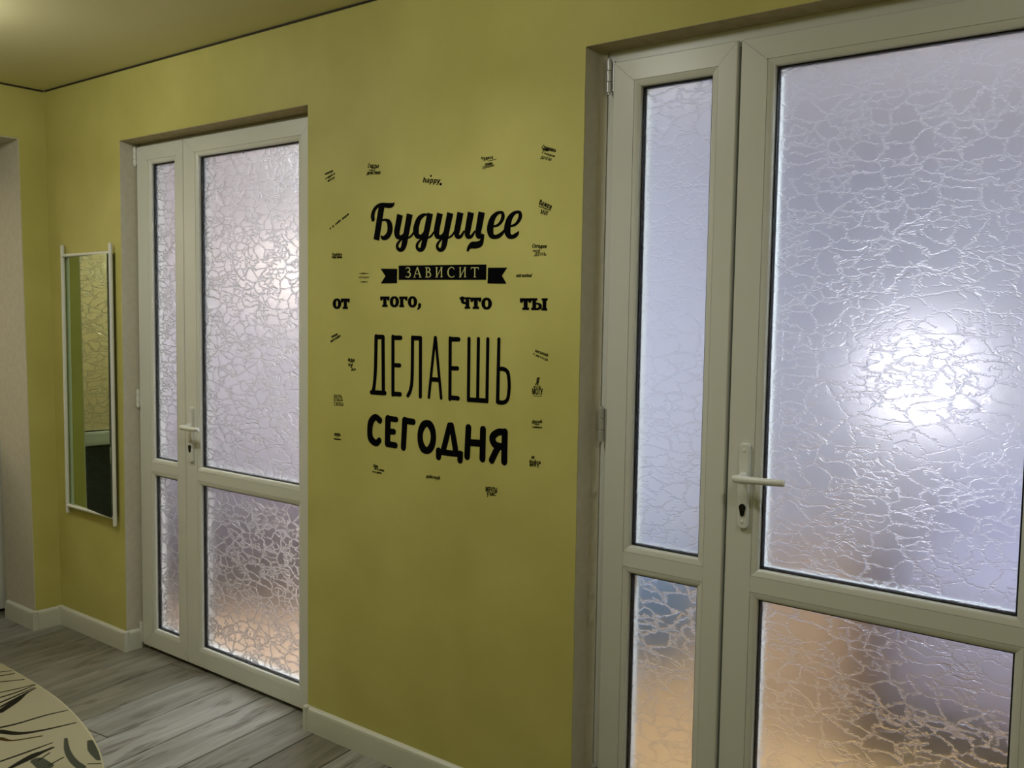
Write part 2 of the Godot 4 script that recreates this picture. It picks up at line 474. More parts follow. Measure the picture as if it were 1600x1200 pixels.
func floor_planks(fl: Node3D, x0: float, x1: float, z0: float, z1: float) -> void:
	var img := wood_image()
	var mats := []
	for k in 3:
		var m := mat([Color(0.80, 0.80, 0.79), Color(0.70, 0.685, 0.64), Color(0.88, 0.88, 0.88)][k], 0.42, 0.45)
		m.albedo_texture = img; m.uv1_scale = Vector3(1.0, 0.4, 1)
		mats.append(m)
	var ang := deg_to_rad(7.0)
	var rot := Basis(Vector3.UP, ang)            # local z leans the way the boards run
	var inv := rot.inverse()
	var o := Vector3(-2.79, 0, 0.0)              # a seam meets the wall here
	var w := 0.1835; var len := 1.20
	var room := PackedVector2Array()
	for c in [Vector3(x0, 0, z0), Vector3(x1, 0, z0), Vector3(x1, 0, z1), Vector3(x0, 0, z1)]:
		var q: Vector3 = inv * (c - o); room.append(Vector2(q.x, q.z))
	var r := RandomNumberGenerator.new(); r.seed = 5
	var tone := {-6: 1, -5: 1, -4: 1, -3: 1, -2: 0, -1: 2, 0: 2, 1: 0, 2: 1}
	var ends := {-2: 0.452, -3: -0.10, -4: 0.55, -5: 0.335, -6: -0.2, -7: 0.30, -8: 0.25, -1: -0.35, 0: 0.85, 1: -0.2, 2: 0.6}
	for i in range(-10, 22):
		var off: float = ends.get(i, fmod(i * 0.47 + 10.0, 1.2))
		for j in range(-4, 4):
			var a := rect(i * w + 0.0023, off + j * len + 0.0023, (i + 1) * w - 0.0023, off + (j + 1) * len - 0.0023)
			for pg in Geometry2D.intersect_polygons(a, room):
				if pg.size() < 3: continue
				var m := M.new()
				m.prism(pg, -0.008, 0.0, 0.0012, Transform3D(Basis(Vector3.RIGHT, PI / 2), Vector3.ZERO))
				# the shape is drawn in (x, z); prism's own front faces up after this turn
				for k in m.v.size(): m.v[k] = Vector3(m.v[k].x, -m.v[k].y, m.v[k].z)
				m.outward(0, m.v.size())
				var p := put("plank", m.mesh(0, 2, Vector2(r.randf() * 4.0, r.randf() * 4.0)), mats[tone.get(i, r.randi() % 3) if j < 1 else r.randi() % 3], fl)
				p.transform = Transform3D(rot, o)

# ---------------------------------------------------------------- rug
func rug() -> void:
	var ctl := [Vector2(-3.96, 0.43), Vector2(-3.84, 0.413), Vector2(-3.50, 0.422), Vector2(-3.24, 0.448), Vector2(-2.97, 0.505), Vector2(-2.75, 0.582), Vector2(-2.50, 0.71), Vector2(-2.30, 0.88), Vector2(-2.18, 1.10), Vector2(-2.15, 1.35), Vector2(-2.2, 1.70), Vector2(-2.4, 1.95), Vector2(-2.75, 2.08), Vector2(-3.4, 2.10), Vector2(-3.85, 2.05), Vector2(-4.05, 1.85), Vector2(-4.1, 1.3), Vector2(-4.1, 0.65), Vector2(-4.06, 0.49)]
	var pg := PackedVector2Array()
	var n := ctl.size()
	for i in n:
		for k in 6: pg.append(ctl[i].cubic_interpolate(ctl[(i + 1) % n], ctl[(i + n - 1) % n], ctl[(i + 2) % n], k / 6.0))
	var W := 1024; var x0 := -4.2; var z0 := 0.35; var span := 2.15
	var im := Image.create(W, W, false, Image.FORMAT_RGB8)
	im.fill(Color(0.80, 0.765, 0.64))
	var strokes := [
		[0, Vector3(-3.235, 0.677, 0.013), Vector3(-3.222, 0.620, 0.011), Vector3(-3.217, 0.536, 0.009), Vector3(-3.200, 0.463, 0.006)],
		[0, Vector3(-3.205, 0.690, 0.027), Vector3(-3.142, 0.656, 0.021), Vector3(-3.108, 0.596, 0.013), Vector3(-3.080, 0.495, 0.007)],
		[2, Vector3(-3.151, 0.713, 0.019), Vector3(-3.105, 0.693, 0.010), Vector3(-3.066, 0.617, 0.008)],
		[0, Vector3(-3.366, 0.620, 0.026), Vector3(-3.415, 0.546, 0.025), Vector3(-3.456, 0.491, 0.010), Vector3(-3.481, 0.442, 0.005)],
		[0, Vector3(-3.491, 0.566, 0.010), Vector3(-3.495, 0.501, 0.009), Vector3(-3.514, 0.427, 0.005)],
		[0, Vector3(-3.445, 0.586, 0.010), Vector3(-3.466, 0.514, 0.009), Vector3(-3.491, 0.442, 0.005)],
		[0, Vector3(-3.405, 0.603, 0.011), Vector3(-3.438, 0.536, 0.010), Vector3(-3.469, 0.471, 0.007)],
		[0, Vector3(-3.538, 0.545, 0.008), Vector3(-3.525, 0.487, 0.008), Vector3(-3.521, 0.428, 0.005)],
		[0, Vector3(-3.702, 0.474, 0.009), Vector3(-3.685, 0.429, 0.007)],
		[0, Vector3(-3.640, 0.501, 0.008), Vector3(-3.597, 0.431, 0.007)],
		[0, Vector3(-3.742, 0.457, 0.007), Vector3(-3.722, 0.422, 0.006)],
		[0, Vector3(-2.987, 0.785, 0.009), Vector3(-2.988, 0.707, 0.010), Vector3(-2.992, 0.617, 0.005)],
		[0, Vector3(-2.921, 0.783, 0.015), Vector3(-2.946, 0.706, 0.029), Vector3(-2.952, 0.671, 0.017), Vector3(-2.957, 0.634, 0.010)],
		[1, Vector3(-2.988, 0.577, 0.010), Vector3(-2.905, 0.614, 0.017), Vector3(-2.824, 0.637, 0.021), Vector3(-2.754, 0.644, 0.026)],
		[1, Vector3(-2.910, 0.536, 0.017), Vector3(-2.843, 0.562, 0.027), Vector3(-2.768, 0.580, 0.020)],
		[0, Vector3(-2.765, 0.619, 0.005), Vector3(-2.731, 0.587, 0.005)],
		[1, Vector3(-2.908, 0.708, 0.037), Vector3(-2.846, 0.710, 0.045)],
		[0, Vector3(-2.848, 0.701, 0.005), Vector3(-2.866, 0.644, 0.005)],
		[0, Vector3(-2.905, 0.705, 0.005), Vector3(-2.929, 0.658, 0.005)],
		# beyond the photograph the same reeds go on
		[0, Vector3(-2.9, 1.2, 0.02), Vector3(-2.7, 1.0, 0.014), Vector3(-2.45, 0.9, 0.006)], [0, Vector3(-3.4, 1.5, 0.024), Vector3(-3.1, 1.3, 0.02), Vector3(-2.8, 1.25, 0.006)],
		[1, Vector3(-2.6, 1.7, 0.05), Vector3(-2.5, 1.5, 0.06), Vector3(-2.5, 1.3, 0.03)], [0, Vector3(-3.8, 1.2, 0.02), Vector3(-3.6, 1.0, 0.016), Vector3(-3.3, 0.92, 0.006)],
		[0, Vector3(-3.7, 1.9, 0.02), Vector3(-3.4, 1.7, 0.016), Vector3(-3.0, 1.65, 0.006)], [1, Vector3(-3.9, 1.7, 0.05), Vector3(-3.8, 1.5, 0.06), Vector3(-3.85, 1.3, 0.03)],
	]
	var cols := [Color(0.20, 0.19, 0.15), Color(0.36, 0.37, 0.31), Color(0.36, 0.27, 0.14)]
	var pile := noise(0.08, 77, 3)
	for s in strokes:
		var col: Color = cols[s[0]]
		var m: int = s.size() - 1
		for i in range(1, m):
			var b: Vector3 = s[i]; var c: Vector3 = s[i + 1]
			var a: Vector3 = s[i - 1] if i > 1 else b * 2.0 - c
			var d: Vector3 = s[i + 2] if i + 2 <= m else c * 2.0 - b
			for k in 40:
				var q := b.cubic_interpolate(c, a, d, k / 40.0)
				var px := (q.x - x0) / span * W; var py := (q.y - z0) / span * W; var rr := maxf(q.z * 0.5 / span * W, 0.9)
				for yy in range(int(py - rr) - 1, int(py + rr) + 2):
					for xx in range(int(px - rr) - 1, int(px + rr) + 2):
						if xx < 0 or yy < 0 or xx >= W or yy >= W: continue
						var dd := Vector2(xx + 0.5 - px, yy + 0.5 - py).length() - rr + 0.35 * pile.get_noise_2d(xx * 6.0, yy * 6.0)
						if dd < 0.5: im.set_pixel(xx, yy, im.get_pixel(xx, yy).lerp(col, clampf(0.5 - dd, 0.0, 1.0)))
	im.generate_mipmaps()
	var m := mat(Color(0.80, 0.80, 0.78), 0.95, 0.1)
	m.albedo_texture = ImageTexture.create_from_image(im)
	m.texture_repeat = false
	m.uv1_scale = Vector3(1.0 / span, 1.0 / span, 1)
	var t := M.new()
	t.prism(pg, 0.0, 0.012, 0.004, Transform3D(Basis(Vector3.RIGHT, PI / 2), Vector3.ZERO))
	for k in t.v.size(): t.v[k] = Vector3(t.v[k].x, absf(t.v[k].y), t.v[k].z)
	t.outward(0, t.v.size())
	var o := base("rug")
	put("pile", t.mesh(40, 2, Vector2(-x0, -z0)), m, o)
	var edge := M.new()
	for i in pg.size():
		var a := pg[i]; var b := pg[(i + 1) % pg.size()]; var c := pg[(i + 2) % pg.size()]
		var na := (b - a).orthogonal().normalized() * 0.003; var nb := (c - b).orthogonal().normalized() * 0.003
		for sgn in [1.0]:
			edge.quad(Vector3(a.x + na.x, 0.0005, a.y + na.y), Vector3(b.x + nb.x, 0.0005, b.y + nb.y), Vector3(b.x + nb.x, 0.009, b.y + nb.y), Vector3(a.x + na.x, 0.009, a.y + na.y))
			edge.quad(Vector3(a.x + na.x, 0.009, a.y + na.y), Vector3(b.x + nb.x, 0.009, b.y + nb.y), Vector3(b.x - nb.x, 0.010, b.y - nb.y), Vector3(a.x - na.x, 0.010, a.y - na.y))
	put("bound_edge", edge.mesh(60), mat(Color(0.70, 0.67, 0.54), 0.95, 0.1), o)
	tag(o, "cream rug with dark reed strokes and grey leaves on the plank floor", "rug")

# ---------------------------------------------------------------- lamps
# a flat white dome on the ceiling: most of its light goes down, some to the sides and along the ceiling
func dome_lamp(x: float, y: float, z: float, down: float, round_about: float, c: Color, label: String) -> void:
	var d := base("ceiling_lamp", Vector3(x, y, z))
	var r := M.new()
	r.lathe(PackedVector2Array([Vector2(0, 0), Vector2(0.135, 0), Vector2(0.140, -0.004), Vector2(0.140, -0.020), Vector2(0.132, -0.024), Vector2(0, -0.024)]), 40)
	put("lamp_ring", r.mesh(40), white, d)
	var g := M.new()
	g.lathe(PackedVector2Array([Vector2(0, -0.0245), Vector2(0.130, -0.0245), Vector2(0.131, -0.060), Vector2(0.120, -0.095), Vector2(0.085, -0.125), Vector2(0.04, -0.138), Vector2(0, -0.14)]), 40)
	put("lamp_bulb", g.mesh(60), glow(c, 4.0), d)
	var l := SpotLight3D.new()
	l.name = "lamp_light"
	l.light_energy = down; l.light_color = c; l.light_size = 0.06; l.spot_angle = 80.0; l.spot_angle_attenuation = 1.0
	l.shadow_enabled = true; l.spot_range = 9.0; l.spot_attenuation = 2.0
	l.rotation = Vector3(-PI / 2, 0, 0); l.position = Vector3(0, -0.09, 0)
	d.add_child(l)
	var o := OmniLight3D.new()
	o.name = "lamp_light"
	o.light_energy = round_about; o.light_color = c; o.light_size = 0.06; o.omni_range = 9.0; o.omni_attenuation = 2.0; o.shadow_enabled = true
	o.position = Vector3(0, -0.09, 0)
	d.add_child(o, true)
	tag(d, label, "lamp")

func _ready() -> void:
	# camera
	var cam := Camera3D.new()
	cam.name = "camera"
	cam.fov = 44.3843; cam.near = 0.02; cam.far = 60.0; cam.keep_aspect = Camera3D.KEEP_HEIGHT
	cam.transform = Transform3D(Basis(Vector3(0.7875, 0.0156, -0.6161), Vector3(-0.0566, 0.9973, -0.0472), Vector3(0.6137, 0.0720, 0.7862)).orthonormalized(), Vector3(0, 1.4202, 2.0512))
	add_child(cam)
	cam.current = true
	# environment: every room is closed, so the sky stays dark
	var we := WorldEnvironment.new()
	we.name = "surroundings"
	var e := Environment.new()
	e.background_mode = Environment.BG_COLOR; e.background_color = Color(0.02, 0.02, 0.025)
	e.tonemap_mode = Environment.TONE_MAPPER_LINEAR; e.tonemap_exposure = 1.0
	e.sdfgi_enabled = true; e.ssao_enabled = true; e.ssil_enabled = true
	we.environment = e
	add_child(we)
	make_materials()
	# lamps
	var warm := Color(1.0, 1.0, 0.97)
	dome_lamp(-3.30, 2.376, 0.95, 0.45, 0.20, warm, "round ceiling lamp near the end of the hall, before mirror and left doors")
	dome_lamp(-1.65, 2.376, 0.85, 0.53, 0.07, warm, "round ceiling lamp above the black lettering")
	dome_lamp(0.10, 2.376, 1.00, 0.31, 0.07, warm, "round ceiling lamp at the right end of the hall")
	hall()
	door_left()
	door_right()
	door_side()
	lettering()
	rug()
	mirror()
	left_room()
	right_room()
	side_room()

const H := 2.3764
const XL := -4.17          # foot of the left wall
const TILT := 0.0315       # the left wall leans out a little
const X1 := 1.0
const Z1 := 2.75
const D1 := -0.065         # face of the left pair of doors
const D2 := -0.0576        # face of the right pair

func struct(o: Node, label: String, category: String) -> Node: return tag(o, label, category, "", "structure")

func hall() -> void:
	var T := 0.16
	# wall with the two door openings
	var m := M.new()
	m.box(Vector3(-6.6, -0.02, 0), Vector3(-3.6224, H + 0.12, -T))
	m.box(Vector3(-2.4657, -0.02, 0), Vector3(-1.3772, H + 0.12, -T))
	m.box(Vector3(-0.20, -0.02, 0), Vector3(X1 + 0.2, H + 0.12, -T))
	m.box(Vector3(-3.6224, 2.10, 0), Vector3(-2.4657, H + 0.12, -T))
	m.box(Vector3(-1.3772, 2.111, 0), Vector3(-0.20, H + 0.12, -T))
	struct(put("wall_back", m.mesh(), paint), "yellow painted wall with two door openings and black lettering", "wall")
	# left wall, leaning a little, with an opening close to the corner
	m = M.new()
	m.box(Vector3(-0.27, -0.02, -0.01), Vector3(0, H + 0.13, 0.115))
	m.box(Vector3(-0.27, 2.155, 0.115), Vector3(0, H + 0.13, 1.10))
	m.box(Vector3(-0.27, -0.02, 1.10), Vector3(0, H + 0.13, Z1 + 0.05))
	var lw := put("wall_left", m.mesh(), paint)
	lw.transform = Transform3D(Basis(Vector3.BACK, TILT), Vector3(XL, 0, 0))
	struct(lw, "narrow yellow end wall left of the mirror, cut by a white opening", "wall")
	var jamb := M.new()
	jamb.box(Vector3(-0.275, 0.0, 0.1152), Vector3(-0.0005, 2.154, 0.119))
	jamb.box(Vector3(-0.275, 2.150, 0.119), Vector3(-0.0005, 2.1545, 1.0985))
	jamb.box(Vector3(-0.275, 0.0, 1.096), Vector3(-0.0005, 2.154, 1.0995))
	var jo := put("trim_1", jamb.mesh(), plaster)
	jo.transform = lw.transform
	struct(jo, "white plastered reveal of the opening at the far left edge", "door reveal")
	struct(put("wall_right", bx(Vector3(X1, -0.02, -0.1), Vector3(X1 + 0.2, H + 0.12, Z1 + 0.2)), paint), "yellow end wall closing the hall on the right", "wall")
	struct(put("wall_front", bx(Vector3(-4.7, -0.02, Z1), Vector3(X1 + 0.2, H + 0.12, Z1 + 0.2)), paint), "yellow wall opposite the lettering", "wall")
	var ceil_m := mat(Color(0.84, 0.815, 0.63), 0.42, 0.4)
	struct(put("ceiling", bx(Vector3(-6.8, H, -0.1), Vector3(X1 + 0.2, H + 0.1, Z1 + 0.2)), ceil_m), "smooth beige stretched ceiling", "ceiling")
	# dark shadow gap between the stretched ceiling and the walls
	m = M.new()
	m.box(Vector3(XL - 0.06, H - 0.006, 0), Vector3(X1, H, 0.004))
	m.box(Vector3(XL - 0.076, H - 0.006, 0.004), Vector3(XL - 0.068, H, Z1))
	struct(put("trim_2", m.mesh(), mat(Color(0.16, 0.13, 0.06), 0.8)), "thin dark joint where the ceiling meets the yellow walls", "ceiling trim")
	# floor
	var fl := put("floor", bx(Vector3(-6.8, -0.12, -0.158), Vector3(X1 + 0.2, -0.0085, Z1 + 0.2)), mat(Color(0.10, 0.095, 0.08), 0.9))
	struct(fl, "floor of grey washed wood planks", "floor")
	floor_planks(fl, -4.72, X1, -0.157, Z1)
	skirting()
	reveals()

func skirting() -> void:
	var pr := PackedVector2Array([Vector2(0, 0), Vector2(0, 0.016), Vector2(0.066, 0.016), Vector2(0.076, 0.0125), Vector2(0.0815, 0.006), Vector2(0.0825, 0.0)])   # (height, thickness)
	var run := func(called: String, label: String, runs: Array) -> void:
		var b := base(called)
		for q in runs:
			var m := M.new()
			m.member(q[0], q[1], Vector3.UP, q[2], pr, 0, 0)
			put("board", m.mesh(30), skirt, b)
			if q.size() > 3:
				for c in q[3]:
					var k := M.new()                          # moulded corner or end piece
					k.prism(round_rect(0.0225, 0.0225, 0.006), 0.0, 0.0845, 0.003, Transform3D(Basis(Vector3.RIGHT, -PI / 2), c))
					put("corner_piece", k.mesh(40), skirt, b)
		struct(b, label, "skirting board")
	run.call("baseboard_back", "white skirting board under the mirror, turning into the door reveal", [
		[Vector3(XL, 0, 0), Vector3(-3.612, 0, 0), Vector3(0, 0, 1), [Vector3(XL + 0.009, 0, 0.009), Vector3(-3.6155, 0, 0.0075)]],
		[Vector3(-3.6214, 0, -0.06), Vector3(-3.6214, 0, 0.008), Vector3(1, 0, 0)]])
	run.call("baseboard_middle", "white skirting board under the lettered wall between the doors", [
		[Vector3(-2.462, 0, 0), Vector3(-1.378, 0, 0), Vector3(0, 0, 1), [Vector3(-2.462, 0, 0.0075)]]])
	run.call("baseboard_left", "short white skirting board on the end wall, turning into the opening", [
		[Vector3(XL, 0, 0.012), Vector3(XL, 0, 0.118), Vector3(1, 0, 0), [Vector3(XL + 0.007, 0, 0.122)]],
		[Vector3(XL - 0.26, 0, 0.119), Vector3(XL + 0.01, 0, 0.119), Vector3(0, 0, 1)]])

func rough_strip(x0: float, x1: float, y0: float, y1: float, z0: float, z1: float, sd: int, amp: float, fold: Array) -> ArrayMesh:
	# a trowelled plaster face from (x0, z0) to (x1, z1), uneven along its height
	var n := noise(1.0, sd, 3)
	var rows := int((y1 - y0) / 0.012); var cols := 6
	var P := []
	for i in rows + 1:
		var row := PackedVector3Array()
		var y: float = lerp(y0, y1, float(i) / rows)
		for j in cols + 1:
			var t := float(j) / cols
			var b := n.get_noise_2d(y * 9.0, t * 1.3) * amp + n.get_noise_2d(y * 38.0, t * 2.6 + 9.0) * amp * 0.6
			for f in fold: b += f[2] * exp(-pow((y - f[0] - f[3] * t) / f[1], 2.0)) * sin(PI * clampf(t * 1.15, 0, 1))
			row.append(Vector3(lerp(x0, x1, t) + b * 0.35 * (1.0 if j > 0 else 0.5), y, lerp(z0, z1, t) + b))
		P.append(row)
	var m := M.new()
	for i in rows:
		for j in cols: m.quad(P[i][j], P[i][j + 1], P[i + 1][j + 1], P[i + 1][j])
	return m.mesh(80)

func reveals() -> void:
	# left doorway: white jamb, tan soffit with a rounded step
	var r := base("trim_3")
	put("jamb", rough_strip(-3.6220, -3.6150, 0.0, 2.098, 0.0006, -0.112, 41, 0.0008, []), plaster, r)
	var m := M.new()
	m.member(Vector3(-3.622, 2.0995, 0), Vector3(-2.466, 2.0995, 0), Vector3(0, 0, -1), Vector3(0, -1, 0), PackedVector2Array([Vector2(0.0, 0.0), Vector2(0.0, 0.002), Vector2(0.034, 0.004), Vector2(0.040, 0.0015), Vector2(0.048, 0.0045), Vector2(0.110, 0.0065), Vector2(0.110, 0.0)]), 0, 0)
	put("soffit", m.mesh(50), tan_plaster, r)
	struct(r, "white plastered reveal and tan soffit round the left doors", "door reveal")
	# right doorway: bare grey plaster, trowelled and patchy, with a lighter strip against the frame
	r = base("trim_4")
	var folds := []
	var g := RandomNumberGenerator.new(); g.seed = 12
	for k in 9: folds.append([g.randf_range(0.25, 1.2) if k > 2 else g.randf_range(1.2, 2.0), g.randf_range(0.003, 0.008), g.randf_range(0.002, 0.006), g.randf_range(-0.02, 0.03)])
	for k in 8: folds.append([0.60 + 0.035 * k + g.randf_range(-0.01, 0.01), g.randf_range(0.004, 0.009), g.randf_range(0.003, 0.008), g.randf_range(-0.02, 0.03)])
	put("jamb", rough_strip(-1.3776, -1.3700, 0.0, 2.108, 0.0012, -0.056, 42, 0.0012, folds), plaster, r)
	put("plaster_strip", rough_strip(-1.3705, -1.352, 0.0, 2.108, -0.052, -0.066, 43, 0.0014, folds), plaster, r)
	var s := M.new()
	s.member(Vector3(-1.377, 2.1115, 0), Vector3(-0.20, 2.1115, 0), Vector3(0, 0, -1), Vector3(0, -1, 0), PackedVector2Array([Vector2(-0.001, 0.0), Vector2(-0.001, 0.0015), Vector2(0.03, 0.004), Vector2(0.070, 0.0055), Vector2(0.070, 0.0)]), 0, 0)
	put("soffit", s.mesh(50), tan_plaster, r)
	struct(r, "rough unpainted plaster reveal round the right doors", "door reveal")

func frame(d: Node3D, x0: float, x1: float, y1: float, w: float, zf: float, back: float) -> void:
	var pr := PackedVector2Array([Vector2(0, zf), Vector2(w, zf), Vector2(w, back), Vector2(0, back)])
	for q in [["frame_jamb", Vector3(x0, 0, 0), Vector3(x0, y1, 0), Vector3(1, 0, 0), 0, 1], ["frame_head", Vector3(x0, y1, 0), Vector3(x1, y1, 0), Vector3(0, -1, 0), 1, 1], ["frame_jamb", Vector3(x1, y1, 0), Vector3(x1, 0, 0), Vector3(-1, 0, 0), 1, 0]]:
		var m := M.new(); m.member(q[1], q[2], q[3], Vector3(0, 0, 1), pr, q[4], q[5])
		put(q[0], m.mesh(), white, d)
	put("threshold", bx(Vector3(x0 + w, 0.0005, back), Vector3(x1 - w, 0.010, zf - 0.02)), mat(Color(0.05, 0.05, 0.05), 0.5), d)

func door_left() -> void:
	var d := base("door_1", Vector3(0, 0, D1))
	frame(d, -3.6180, -2.4700, 2.0925, 0.034, -0.018, -0.075)
	var a := leaf(d, -3.610, -3.2835, 0.0155, 2.0810, [-3.5116, -3.3481, 0.0975, 0.7425, 0.8141, 2.0055], Vector2(0.3, 0.4), glass_deep)
	for y in [[2.008, 2.078], [1.02, 1.09], [0.022, 0.110]]: hinge(a, -3.6112, y[0], y[1], white_metal)
	put("bolt", bx(Vector3(-3.617, 0.018, 0.001), Vector3(-3.606, 0.030, 0.010)), dark_hole, a)
	var b := leaf(d, -3.2805, -2.5050, 0.0155, 2.0810, [-3.1846, -2.5986, 0.0950, 0.7425, 0.8141, 2.0065], Vector2(1.1, 0.9), glass_deep)
	handle(b, -3.2350, 0.9380, 0.217, 0.8900, 0.9700, Vector2(0.115, 0.0))
	struct(d, "white glazed double door with a narrow left leaf, beside the mirror", "door")

func door_right() -> void:
	var d := base("door_2", Vector3(0, 0, D2))
	frame(d, -1.3640, -0.2050, 2.1060, 0.042, -0.012, -0.075)
	var a := leaf(d, -1.3300, -0.9865, 0.0155, 2.0760, [-1.2495, -1.0533, 0.0960, 0.7500, 0.8240, 2.0060], Vector2(0.1, 0.05), glass)
	for y in [[1.9985, 2.0830], [1.0910, 1.1830], [0.12, 0.205]]: hinge(a, -1.3390, y[0], y[1], chrome)
	var b := leaf(d, -0.9775, -0.2380, 0.0155, 2.0760, [-0.8937, -0.3396, 0.0960, 0.7500, 0.8240, 2.0045], Vector2(0.55, 0.3), glass)
	put("meeting_seal", bx(Vector3(-0.9860, 0.03, -0.050), Vector3(-0.9780, 2.07, -0.030)), mat(Color(0.22, 0.22, 0.21), 0.6), a)
	handle(b, -0.9320, 1.0230, 0.206, 0.9720, 1.0450, Vector2(0.118, 0.004))
	struct(d, "large white glazed double door with steel hinges at the right", "door")

func door_side() -> void:
	# the door in the end wall's opening, seen only in the mirror
	var d := base("door_3", Vector3(XL - 0.355, 0, 1.135))
	d.rotation.y = PI / 2
	frame(d, 0.012, 1.118, 2.145, 0.04, -0.012, -0.075)
	var b := leaf(d, 0.045, 1.080, 0.0155, 2.115, [0.135, 0.99, 0.0960, 0.7440, 0.8150, 2.02], Vector2(0.7, 0.6), glass_deep)
	put("dark_panel", bx(Vector3(0.13, 0.09, -0.040), Vector3(0.995, 0.75, -0.0285)), mat(Color(0.13, 0.13, 0.125), 0.35), b)
	struct(d, "white glazed side door with a dark lower panel, reflected in the mirror", "door")

